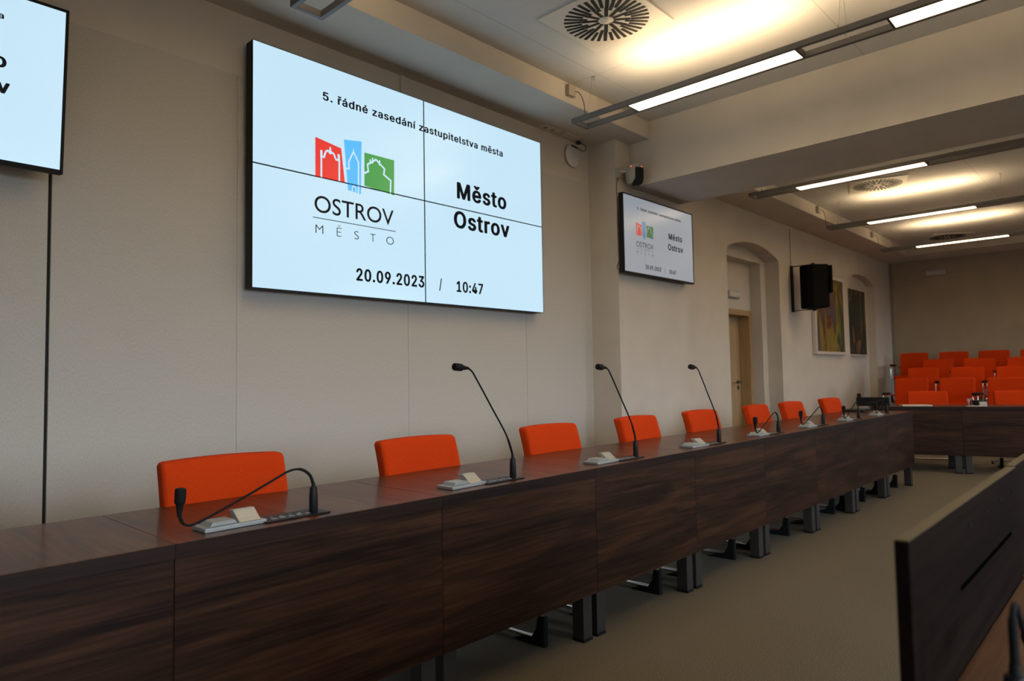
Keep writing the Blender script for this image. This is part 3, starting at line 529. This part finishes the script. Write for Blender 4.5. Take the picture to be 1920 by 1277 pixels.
def content(t, x0, x1, z0, z1, y, pre):
    """what the screen shows: heading, logo, town name, date and time; lies on the plane y, facing -y"""
    W_, H_ = x1 - x0, z1 - z0
    X = lambda u: x0 + u * W_
    Z = lambda v: z0 + v * H_
    S = {'screen': ('screen', 'screen_text', 'screen_red', 'screen_blue', 'screen_green'), 'dim': ('dim', 'dim_text', 'dim_red', 'dim_blue', 'dim_green')}[pre]
    tm = lambda n, s, u0, u1, v0, v1, b=None, pl=0.0: text_mesh(n, s, X(u0), X(u1), Z(v0), (v1 - v0) * H_, S[1], t, y, b, pl)
    B = (.034, .019)
    tm('heading_text', '5. \u0159\u00e1dn\u00e9 zased\u00e1n\u00ed zastupitelstva m\u011bsta', .1806, .8182, .8425, .8795, (.031, .017))
    tm('town_name_text', 'M\u011bsto', .6220, .8306, .551, .637, B)
    tm('town_name_text', 'Ostrov', .6087, .843, .398, .486, B)
    tm('date_text', '20.09.2023', .2752, .4965, .0718, .128, B)
    tm('date_text', '/', .5500, .5605, .0725, .125, (.016, .008))
    tm('time_text', '10:47', .6160, .7232, .069, .125, B)
    tm('logo_name_text', 'OSTROV', .1574, .3934, .348, .4195, None, .004)
    for s, u0, u1, in (('M', .1603, .1814), ('\u011a', .2190, .2325), ('S', .2700, .2835), ('T', .3185, .3345), ('O', .3690, .3934)):
        tm('logo_word_text', s, u0, u1, .2562, .2925, None, -.012)
    bm = new(); stroke(bm, [(X(.1529), Z(.3226)), (X(.4), Z(.3226))], .0045 * W_ / 2.42, y); obj('logo_rule', bm, S[1], t)
    for k, mi, lines in (('red', 2, WHITE_RED), ('blue', 3, WHITE_BLUE), ('green', 4, WHITE_GREEN)):
        bm = new(); bm.faces.new([bm.verts.new((X(u), y, Z(v))) for u, v in LOGO[k]]); lo = obj('logo_block', bm, S[mi], t)
        lo['label'] = k + ' block of the town logo'
        bm = new()
        for pts, w in lines: stroke(bm, [(X(u), Z(v)) for u, v in pts], w * W_, y - .0004)
        obj('logo_outline', bm, S[0], lo)
VX0, VX1, VZ0, VZ1, VY = 1.737, 4.157, 1.656, 3.034, 3.55
t = thing('video_wall', 'large bright video wall of four joined displays between the two televisions', 'video wall', ((VX0 + VX1) / 2, VY, VZ0))
ox, oz = t.location.x, VZ0
hx = (VX1 - VX0) / 2; hz = (VZ1 - VZ0) / 2
for i in (0, 1):
    for j in (0, 1):
        a, b = -hx + i * hx, -hx + (i + 1) * hx; c, d = j * hz, (j + 1) * hz; g = .0008
        bm = new(); box(bm, a + g, b - g, .0035, .075, c + g, d - g, .002, 1); dp = obj('display', bm, 'black', t)
        bm = new(); e = .0034; box(bm, a + e, b - e, .0012, .0034, c + e, d - e); obj('screen_surface', bm, 'screen', dp)
        bm = new()
        for q in ((a + g, a + e, c + g, d - g), (b - e, b - g, c + g, d - g), (a + g, b - g, c + g, c + e), (a + g, b - g, d - e, d - g)): box(bm, q[0], q[1], -.0015, .0034, q[2], q[3])
        obj('bezel', bm, 'matte_black', dp)
bm = new()
for x in (-.8, .8): box(bm, x - .06, x + .06, .0755, .099, .15, 1.2, .004)
obj('wall_mount', bm, 'steel', t)
content(t, -hx, hx, 0, 2 * hz, .0006, 'screen')
def television(label, loc, rot, w, h, pre, bez=.012, wall=.0):
    t = thing('television', label, 'television', loc, rot=rot)
    bm = new(); box(bm, 0, w, .004, .040, 0, h, .004); box(bm, w * .18, w * .82, .040, .062, h * .1, h * .75, .006); obj('housing', bm, 'black', t)
    bm = new()
    for q in ((0, bez, 0, h), (w - bez, w, 0, h), (bez, w - bez, 0, bez * 1.5), (bez, w - bez, h - bez, h)): box(bm, q[0], q[1], -.004, .0039, q[2], q[3], .0012, 1)
    obj('bezel', bm, 'matte_black', t)
    bm = new(); box(bm, bez, w - bez, .0, .0038, bez * 1.5, h - bez); obj('screen_surface', bm, pre, t)
    content(t, bez, w - bez, bez * 1.5, h - bez, -.0008, pre)
    bm = new(); box(bm, w / 2 - .2, w / 2 + .2, .0622, .0622 + wall, h * .3, h * .62, .004); obj('wall_mount', bm, 'steel', t)
    return t
television('black-framed bright television cut off by the left edge of the picture', (.839 - 1.24, 3.50, 2.078), (math.radians(4.75), 0, 0), 1.24, .725, 'screen', .0125, .055)
tv = television('dim greyish television on the pier, below the dome camera', (4.898, 3.275, 2.025), None, 1.205, .692, 'dim', .010, .0215)
bm = new(); tube(bm, smooth_path([(.0, .03, .10), (-.03, .03, .09), (-.045, .04, .05), (-.02, .05, .03), (.02, .05, .04)]), .003, 7); obj('cable', bm, 'cable', tv, True)

# ------------------------------------------------------------------ devices on the wall
t = thing('dome_camera', 'white dome camera with black visor and red lights on the pier', 'camera', (5.05, 3.245, 2.79))
bm = new(); prof = [(.02, .0), (.062, .012), (.075, .05), (.078, .13), (.068, .168), (.04, .19), (.008, .196)]; lathe(bm, prof, n=28); obj('housing', bm, 'grey_plastic', t, True)
bm = new()                                                     # black visor wrapped round the front, running under the bottom
vp = [(.0785, .145), (.0800, .13), (.0775, .05), (.065, .010), (.03, -.004)]
rows = []
for (r, z), (a0, a1) in zip(vp, ((-140, -80), (-142, -78), (-143, -77), (-165, -77), (-190, -80))):
    rows.append([bm.verts.new((r * 1.03 * math.cos(math.radians(a0 + (a1 - a0) * k / 9)), r * 1.03 * math.sin(math.radians(a0 + (a1 - a0) * k / 9)), z)) for k in range(10)])
for a, b in zip(rows, rows[1:]):
    for k in range(len(a) - 1): bm.faces.new((a[k], a[k + 1], b[k + 1], b[k]))
vis = obj('visor', bm, 'matte_black', t, True); sm = vis.modifiers.new('solid', 'SOLIDIFY'); sm.thickness = .004; sm.offset = 0
for x, y in ((-.069, -.012), (.003, -.070)):
    bm = new(); lathe(bm, [(.001, 0), (.007, .002), (.007, .008), (.001, .010)], (x * 1.0, y * 1.0, .152), 10); obj('status_light', bm, 'led', t)
bm = new(); box(bm, -.13, -.07, .085, .114, .07, .16, .004); tube(bm, [(-.10, .1, .12), (-.04, .02, .13)], .012); obj('wall_bracket', bm, 'grey_plastic', t)
bm = new(); tube(bm, smooth_path([(-.115, .09, .08), (-.125, .105, .0), (-.12, .108, -.08)]), .003, 7); obj('cable', bm, 'cable', t, True)

t = thing('access_point', 'round white wireless disc with black cable beside the video wall', 'wireless access point', (4.685, W1 - .0005, 3.065))
bm = new(); lathe(bm, [(.088, .0), (.098, .010), (.096, .018), (.075, .030), (.02, .034)], n=40)
for v_ in bm.verts: v_.co = Vector((v_.co.x, -v_.co.z - .001, v_.co.y))
obj('housing', bm, 'white_plastic', t, True)
bm = new(); tube(bm, [(.024 * math.cos(a), -.0345, .024 * math.sin(a)) for a in [2 * PI * k / 28 for k in range(29)]], .0014, 6); obj('ring_mark', bm, 'mark', t)
bm = new(); tube(bm, smooth_path([(-.03, -.028, .085), (.03, -.06, .058), (.09, -.075, .048), (.115, -.075, .09), (.095, -.055, .118), (.06, -.045, .117)]), .0035, 8)
tube(bm, [(-.03, -.028, .085), (.02, -.055, .062)], .008, 8); box(bm, .035, .07, -.06, -.03, .108, .134, .004); obj('cable', bm, 'cable', t, True)
for x, w, lab in ((4.32, .21, 'flush socket plate in the soffit underside, above the video wall corner'), (4.60, .19, 'flush plate in the soffit underside, directly above the white disc')):
    t = thing('socket_plate', lab, 'socket plate', (x, 3.59, SOF), group='socket plates in the soffit')
    bm = new(); box(bm, -w / 2, w / 2, -.045, .045, -.006, -.0006, .002); obj('plate', bm, 'white_metal', t)
    if x < 4.5:
        for s in (-.045, .045):
            bm = new(); lathe(bm, [(.018, -.0075), (.018, -.006)], (s, 0, 0), 16); obj('socket', bm, 'seam', t)

# loudspeaker on its yoke, turned into the room
t = thing('loudspeaker', 'black loudspeaker on a wall bracket beside the yellow painting', 'loudspeaker', (9.70, W3, 2.32))
bm = new(); box(bm, -.035, .035, -.022, -.001, -.325, .325, .003); obj('wall_bar', bm, 'matte_black', t)
for z in (-.31, .31):
    bm = new(); box(bm, -.022, .022, -.33, -.022, z - .004, z + .004, .001); yk = obj('yoke_arm', bm, 'matte_black', t)
    bm = new(); lathe(bm, [(.022, z - .02 if z < 0 else z - .0), (.022, z + .02 if z > 0 else z)], (.01, -.30, 0), 16); obj('knob', bm, 'matte_black', yk)
cab = Matrix.Translation((.02, -.30, 0)) @ Matrix.Rotation(math.radians(52), 4, 'Z')
bm = new(); prism(bm, [(-.16, -.12), (.16, -.12), (.165, -.08), (.14, .10), (.09, .15), (-.09, .15), (-.14, .10), (-.165, -.08)], -.295, .295, 'Z', .014)
bmesh.ops.transform(bm, matrix=cab, verts=bm.verts[:]); obj('cabinet', bm, 'speaker_black', t, False)
bm = new(); prism(bm, [(-.195, -.155), (.195, -.155), (.205, -.12), (-.205, -.12)], -.10, .275, 'Z', .008); bmesh.ops.transform(bm, matrix=cab, verts=bm.verts[:]); gr = obj('front_baffle', bm, 'speaker_black', t)
bm = new(); box(bm, .2055, .208, -.150, -.122, -.078, -.062); box(bm, -.03, .03, -.1585, -.156, -.085, -.065); bmesh.ops.transform(bm, matrix=cab, verts=bm.verts[:]); obj('badge', bm, 'white_plastic', gr)
bm = new(); tube(bm, [(0.0, -.004, .32), (0, -.004, .86)], .003, 6); obj('cable', bm, 'cable', t)

# emergency lights
def emergency(loc, rz, label):
    t = thing('emergency_light', label, 'emergency light', loc, rz)
    bm = new(); box(bm, -.17, .17, -.022, -.0008, -.055, .055, .008); obj('base', bm, 'grey_plastic', t)
    bm = new(); cushion(bm, (.155, .022, .042), .016, lambda p: (p.x, p.y - .036, p.z)); obj('cover', bm, 'white_plastic', t, True)
emergency((8.57, Y3, 2.19), 0, 'small emergency light on the wall above the beech door')
emergency((XF, 2.93, 2.95), -PI / 2, 'pale emergency light high on the rear wall')

# paintings
def painting(label, x0, x1, z0, z1, y, m, d, b):
    t = thing('painting', label, 'painting', ((x0 + x1) / 2, y, z0)); w = (x1 - x0) / 2; h = z1 - z0
    bm = new()
    for q in ((-w, -w + b, 0, h), (w - b, w, 0, h), (-w + b, w - b, 0, b), (-w + b, w - b, h - b, h)): box(bm, q[0], q[1], -d, -.001, q[2], q[3], .003, 1)
    obj('frame', bm, 'canvas_white', t)
    bm = new(); box(bm, -w + b, w - b, -d + .004, -.004, b, h - b); obj('canvas', bm, m, t)
painting('yellow and green abstract painting hung beside the loudspeaker', 10.42, 11.72, 1.415, 2.63, W3, 'art_yellow', .06, .045)
painting('dark green abstract painting in the shallow arched niche', 12.36, 13.36, 1.415, 2.60, 3.84, 'art_dark', .04, .03)

# ------------------------------------------------------------------ the long conference table
PITCH = .892; S0 = .70; TY0, TY1, TH = 1.838, 2.42, .74
def make_table(width, depth):
    """one table module, origin on the floor at its front left corner, front towards -y"""
    t = thing('conference_table', '', 'table')
    bm = new(); box(bm, .0006, width - .0006, 0, depth, TH - .038, TH, .0015, 1)
    bm.faces.ensure_lookup_table()
    tp = obj('table_top', bm, 'walnut_top', t)
    bm = new(); box(bm, .0006, width - .0006, -.0022, -.0001, TH - .038, TH - .001); obj('edge_band', bm, 'walnut_edge', tp)
    bm = new(); box(bm, .0008, width - .0008, .003, .021, .2, TH - .0385, .001, 1); obj('front_panel', bm, 'walnut', t)
    for x in (.018, width - .018 - .062):
        for y in (.024, depth - .10):
            bm = new(); box(bm, x, x + .062, y, y + .062, .012, TH - .039, .003); lg = obj('leg', bm, 'steel', t)
            bm = new(); box(bm, x - .001, x + .063, y - .001, y + .063, 0, .012, .001, 1); obj('foot_cap', bm, 'rubber', lg)
    for y in (.03, depth - .095):
        bm = new(); box(bm, .081, width - .081, y, y + .04, TH - .085, TH - .039, .002); obj('rail', bm, 'steel', t)
    return t
ORD = ['first', 'second', 'third', 'fourth', 'fifth', 'sixth', 'seventh', 'eighth']
tab0 = make_table(PITCH, TY1 - TY0)
TG = 'walnut table modules along the panelled wall'
tab0.location = (S0 - PITCH, TY0, 0); tab0['group'] = TG
tab0['label'] = 'walnut table module at the left edge of the picture, without a microphone'
for k in range(8):
    if k == 7: lab = 'farthest module of the long walnut table, where its end leg stands free'
    else: lab = 'walnut table module carrying the %s microphone from the left' % ORD[k]
    dup(tab0, (S0 + k * PITCH, TY0, 0), 0, lab, TG)

# far table across the end, set at an angle
FA = Vector((8.80, 2.12, 0)); FB = Vector((9.15, 1.09, 0)); fd = (FB - FA).normalized(); frz = math.atan2(fd.y, fd.x)
seam = FA + fd * ((2.12 - 1.62) / -fd.y)
for k in (-1, 0, 1):
    p = seam + fd * (PITCH * k)
    dup(tab0, p, frz, ('left walnut module of the cross table, behind the long table end', 'walnut module of the cross table standing right of its leg pair', 'rightmost walnut module of the cross table, behind the near desk')[k + 1], 'walnut modules of the cross table at the far end')
fn = Vector((-fd.y, fd.x, 0))                                  # away from the camera side
def on_far(a, d, z=TH): q = seam + fd * a + fn * d; return (q.x, q.y, z)

# ------------------------------------------------------------------ chairs
def make_chair():
    """orange cantilever armchair, origin on the floor, facing -y"""
    t = thing('conference_chair', '', 'chair')
    bm = new(); cushion(bm, (.225, .235, .04), .028, lambda p: (p.x, p.y - .05, p.z + .435 + .012 * (p.x / .22) ** 2)); obj('seat', bm, 'orange', t, True)
    def lean(p):
        z = p.z + .655; s = z - .42
        return (p.x * (1 - .02 * max(0, (z - .6))), .157 + p.y + .37 * s * abs(s) - .012 * (p.x / .22) ** 2, z + .007 * (1 - (p.x / .22) ** 2) * (1 if p.z > .1 else 0))
    bm = new(); cushion(bm, (.220, .033, .225), .019, lean, mid=10); obj('backrest', bm, 'orange', t, True)
    for s in (-1, 1):
        x = s * .265
        bm = new(); tube(bm, bend([(s * .20, .27, .03), (x, .27, .03), (x, -.285, .03), (x, -.285, .645), (x, .16, .645), (s * .205, .215, .60)], .055, 6), .0105, 10); fr = obj('side_frame', bm, 'chrome', t, True)
        bm = new(); prism(bm, [(-.303, 0), (-.12, .0), (-.15, .012), (-.235, .03), (-.262, .07), (-.268, .125), (-.303, .125)], x - .015, x + .015, 'X', .003, 1); obj('floor_glide', bm, 'rubber', fr)
        bm = new(); lathe(bm, [(.012, 0), (.012, .03)], (x, .20, 0), 10); obj('rear_glide', bm, 'rubber', fr)
        bm = new(); cushion(bm, (.022, .15, .013), .011, lambda p, x=x: (p.x + x, p.y - .12, p.z + .668)); obj('arm_pad', bm, 'rubber', fr, True)
    bm = new(); tube(bm, [(-.21, .27, .03), (.21, .27, .03)], .0105, 10); obj('floor_bar', bm, 'chrome', t, True)
    bm = new(); tube(bm, [(-.265, -.1, .405), (.265, -.1, .405)], .010, 8); tube(bm, [(-.265, .1, .405), (.265, .1, .405)], .010, 8)
    tube(bm, [(-.265, -.1, .405), (-.265, -.276, .42)], .008, 8); tube(bm, [(.265, -.1, .405), (.265, -.276, .42)], .008, 8)
    tube(bm, [(-.265, -.1, .405), (-.265, .1, .405)], .008, 8); tube(bm, [(.265, -.1, .405), (.265, .1, .405)], .008, 8)
    obj('seat_bars', bm, 'chrome', t, True)
    return t
chair0 = make_chair()
CH = [(.228, 2.25, 2), (1.095, 2.245, -2), (1.995, 2.255, 1), (2.925, 2.26, 0), (3.80, 2.26, 2), (4.64, 2.26, 0), (5.60, 2.26, 3), (6.32, 2.25, 0), (7.315, 2.25, -2)]
CG = 'orange chairs along the wall side of the long table'
for i, (x, y, r) in enumerate(CH):
    if i == 0:
        c = chair0; c.location = (x, y, 0); c.rotation_euler = (0, 0, math.radians(r)); c['group'] = CG
        c['label'] = 'orange chair cut off by the left edge of the picture'
    else:
        if i == 8: lab = 'farthest orange chair on the wall side of the long table'
        else: lab = 'orange chair behind the %s microphone from the left, at the long table' % ORD[i - 1]
        dup(chair0, (x, y, 0), math.radians(r), lab, CG)
ROWS = [  # x of the back's front face, floor height, y centres
 (11.6, .15, (2.712, 2.132, 1.548)), (12.45, .303, (2.74, 2.147, 1.565)), (13.3, .448, (2.70, 2.12, 1.54)), (14.05, .583, (3.227, 2.612, 2.03, 1.448))]
RN = ['front', 'second', 'third', 'back']; PN = ['leftmost', 'second from left', 'third from left', 'rightmost visible']
for ri, (x, fz, ys) in enumerate(ROWS):
    fz2 = (.15, .305, .45, .585)[ri]
    for j, y in enumerate(ys):
        dup(chair0, (x - .215, y, fz2), -PI / 2, '%s orange chair in the %s row of the stepped public seating' % (PN[j], RN[ri]), 'orange chairs of the stepped public seating')
crz = frz
for a, lab in ((-.20, 'orange chair at the left half of the cross table, facing the camera'), (.72, 'orange chair at the right half of the cross table, at the picture edge')):
    q = seam + fd * a + fn * .885
    dup(chair0, (q.x, q.y, 0), crz, lab, 'orange chairs at the cross table')

# ------------------------------------------------------------------ microphones and name card holders
MICX = [1.131, 2.022, 2.908, 3.79, 4.655, 5.51, 6.36, 7.20]; MY = 1.905
BENT = [(-.000, .068), (-.001, .085), (-.003, .098), (-.012, .119), (-.033, .136), (-.057, .142), (-.085, .138), (-.109, .128), (-.206, .086), (-.310, .044), (-.349, .030), (-.368, .027), (-.384, .033), (-.393, .051), (-.395, .083)]
UP = [(0, .070), (.001, .085), (-.007, .116), (-.038, .184), (-.115, .292), (-.191, .398), (-.221, .435), (-.247, .444), (-.264, .446)]
def make_mic(path, hd, plate=True):
    t = thing('gooseneck_microphone', '', 'microphone')
    if plate:
        bm = new(); box(bm, -.165, .048, -.022, .062, .0004, .005, .002, 1); pl = obj('console_plate', bm, 'black', t)
        bm = new()
        for k in range(5): box(bm, -.135 + k * .027, -.117 + k * .027, -.004 + .004 * (k % 2), .010 + .004 * (k % 2), .0051, .0066, .0005, 1)
        for k in range(4): box(bm, -.125 + k * .03, -.117 + k * .03, .028, .034, .0051, .0060)
        obj('buttons', bm, 'mark', pl)
    bm = new(); lathe(bm, [(.0115, .004), (.0132, .009), (.0128, .055), (.0108, .080), (.0092, .083), (.0062, .0835), (.0055, .0945)], n=18); obj('handle', bm, 'black', t, True)
    pts = smooth_path([(x, 0, z) for x, z in path], 5)
    bm = new(); n = len(pts); tube(bm, pts, .0038, 10, rs=[.0046 if (i < n * .33 or i > n * .86) else .0034 for i in range(n)]); obj('gooseneck', bm, 'rubber', t, True)
    a = Vector((path[-1][0], 0, path[-1][1])); d = Vector((hd[0], 0, hd[1])).normalized(); q = d.to_track_quat('Z', 'Y').to_matrix().to_4x4()
    bm = new(); lathe(bm, [(.0045, -.03), (.0085, -.006), (.0095, .002), (.0125, .005), (.0142, .010), (.0145, .038), (.0132, .044), (.006, .0465)], n=18)
    bmesh.ops.transform(bm, matrix=Matrix.Translation(a) @ q, verts=bm.verts[:]); obj('head', bm, 'rubber', t, True)
    return t
micB = make_mic(BENT, (.05, 1)); micU = make_mic(UP, (-1, .08))
MG = 'gooseneck microphones on the long table'
LM = ['nearest black microphone, bent low over the name card holder', 'tall straight microphone nearest the camera, below the video wall', 'tall straight microphone in front of the pier corner', 'tall straight microphone farthest from the camera, left of the door',
      'bent microphone just past the tall ones, in front of the door', 'bent microphone second past the tall ones', 'bent microphone third past the tall ones', 'farthest bent microphone, at the end of the long table']
first = {}
for i, x in enumerate(MICX):
    src = micU if i in (1, 2, 3) else micB; loc = (x, MY, TH)
    if src.name not in first:
        first[src.name] = 1; src.location = loc; src['label'] = LM[i]; src['group'] = MG
    else: dup(src, loc, math.radians((0, 0, 1, -1, 2, -3, 1, 2)[i]), LM[i], MG)
def make_holder():
    t = thing('name_card_holder', '', 'name card holder', group='aluminium name card holders on the long table')
    bm = new(); box(bm, 0, .178, 0, .085, 0.0004, .012, .002); obj('base_plate', bm, 'alu', t)
    bm = new(); prism(bm, [(.018, .0123), (.096, .0123), (.088, .0235), (.026, .0235)], .010, .075, 'Y', .002); obj('card_tile', bm, 'alu', t)
    bm = new(); prism(bm, [(.010, .0125), (.048, .0125), (.074, .041), (.052, .043), (.046, .040)], .100, .165, 'X', .002); obj('card_wedge', bm, 'alu', t)
    return t
hold = make_holder()
for i, x in enumerate(MICX):
    lab = 'aluminium name card holder beside the %s microphone from the left' % ORD[i]
    loc = (x - .333, 1.893, TH)
    if i == 0: hold.location = loc; hold.rotation_euler = (0, 0, math.radians(1)); hold['label'] = lab
    else: dup(hold, loc, math.radians((1, 2, 0, -2, 1, 0, 2, -1)[i]), lab)

# ------------------------------------------------------------------ near desks with raised fronts, right edge
def make_desk(L):
    t = thing('councillor_desk', '', 'desk')
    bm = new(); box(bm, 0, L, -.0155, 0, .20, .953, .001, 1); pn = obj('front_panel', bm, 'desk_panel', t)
    bm = new(); box(bm, .0008, L - .0008, -.0150, -.0005, .9532, .9545); obj('top_edge', bm, 'desk_edge', pn)
    bm = new(); box(bm, .25, L - .10, -.0170, -.0157, .842, .8475); obj('slot', bm, 'slot_shadow_black', pn)  # black strip laid on the face, painting in the slot's shadow line
    for k in range(4):
        bm = new(); lathe(bm, [(.0035, 0), (.0035, .0012)], n=10)
        for v_ in bm.verts: v_.co = Vector((.33 + k * .13 + v_.co.x, -.0157 - v_.co.z, .918 + v_.co.y))
        obj('screw_cap', bm, 'matte_black', pn)
    bm = new(); box(bm, .012, L - .001, -.62, -.0160, .702, .74, .0015, 1); obj('desk_top', bm, 'desk_top', t)
    for x in (.03, L - .09):
        for y in (-.58, -.10):
            bm = new(); box(bm, x, x + .06, y, y + .06, .012, .7015, .003); lg = obj('leg', bm, 'steel', t)
            bm = new(); box(bm, x - .001, x + .061, y - .001, y + .061, 0, .012); obj('foot_cap', bm, 'rubber', lg)
    return t
M['desk_edge'] = mat('tan_edge_band', (.085, .064, .032), .5, spec=.25)
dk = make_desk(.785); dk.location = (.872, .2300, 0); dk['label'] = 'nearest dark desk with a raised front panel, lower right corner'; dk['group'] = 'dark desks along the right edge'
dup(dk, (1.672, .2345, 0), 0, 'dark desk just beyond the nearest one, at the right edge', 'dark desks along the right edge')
mn = make_mic([(0, .07), (.0, .10), (.0, .135), (.008, .149), (.022, .150), (.045, .132), (.10, .085), (.14, .075)], (1, .3), False)
mn.location = (.902, .127, .74); mn['label'] = 'blurred black microphone on the near desk, lower right corner'

# ------------------------------------------------------------------ small things on the cross table
t = thing('equipment_case', 'black equipment case standing on the left end of the cross table', 'case', on_far(-.86, .22), frz)
bm = new(); box(bm, -.17, .17, -.11, .11, .001, .10, .008); obj('body', bm, 'rubber', t)
bm = new(); box(bm, -.16, -.12, -.05, .05, .1005, .145, .008); obj('knob', bm, 'rubber', t)
bm = new(); tube(bm, bend([(-.08, -.112, .03), (-.08, -.125, .03), (.1, -.125, .07), (.1, -.112, .07)], .01), .004, 7); obj('handle', bm, 'steel', t)
bm = new(); box(bm, -.15, .15, -.105, .105, .0006, .012, .002)
o = obj('paper_stack', bm, 'paper', None, loc=on_far(-.42, .20), rot=(0, 0, frz + .1)); tag(o, 'white papers lying on the cross table next to the black case', 'papers')
bm = new(); box(bm, -.19, .12, -.10, .10, .0008, .020, .004)
o = obj('laptop', bm, 'matte_black', None, loc=(7.66, 2.30, TH), rot=(0, 0, .05)); tag(o, 'closed flat black laptop on the far corner of the long table', 'laptop')
bm = new(); box(bm, -.095, .095, -.06, .06, .0006, .008, .003); o = obj('tray', bm, 'paper', None, loc=on_far(.155, .10), rot=(0, 0, frz)); tag(o, 'flat white tray with a tumbler and a dark cup on the cross table', 'tray')
bm = new(); lathe(bm, [(.022, 0), (.026, .002), (.030, .085), (.0275, .085), (.0235, .006), (.001, .006)], n=20)
o = obj('tumbler', bm, 'glass', None, True, loc=on_far(.095, .10, TH + .0085)); tag(o, 'clear tumbler at the left end of the white tray', 'glass')
cup = thing('cup', 'small dark cup between the tumbler and the white box on the tray', 'cup', on_far(.16, .125, TH + .0085), frz)
bm = new(); lathe(bm, [(.022, 0), (.028, .003), (.037, .055), (.034, .055), (.025, .007), (.001, .007)], n=20); obj('bowl', bm, 'matte_black', cup, True)
bm = new(); tube(bm, bend([(-.034, 0, .044), (-.055, 0, .044), (-.055, 0, .018), (-.029, 0, .018)], .010), .0035, 7); obj('handle', bm, 'matte_black', cup, True)
bm = new(); box(bm, -.034, .034, -.025, .025, 0, .042, .004); o = obj('napkin_box', bm, 'paper', None, loc=on_far(.213, .075, TH + .0085), rot=(0, 0, frz)); tag(o, 'small white box at the right end of the tray', 'napkin box')
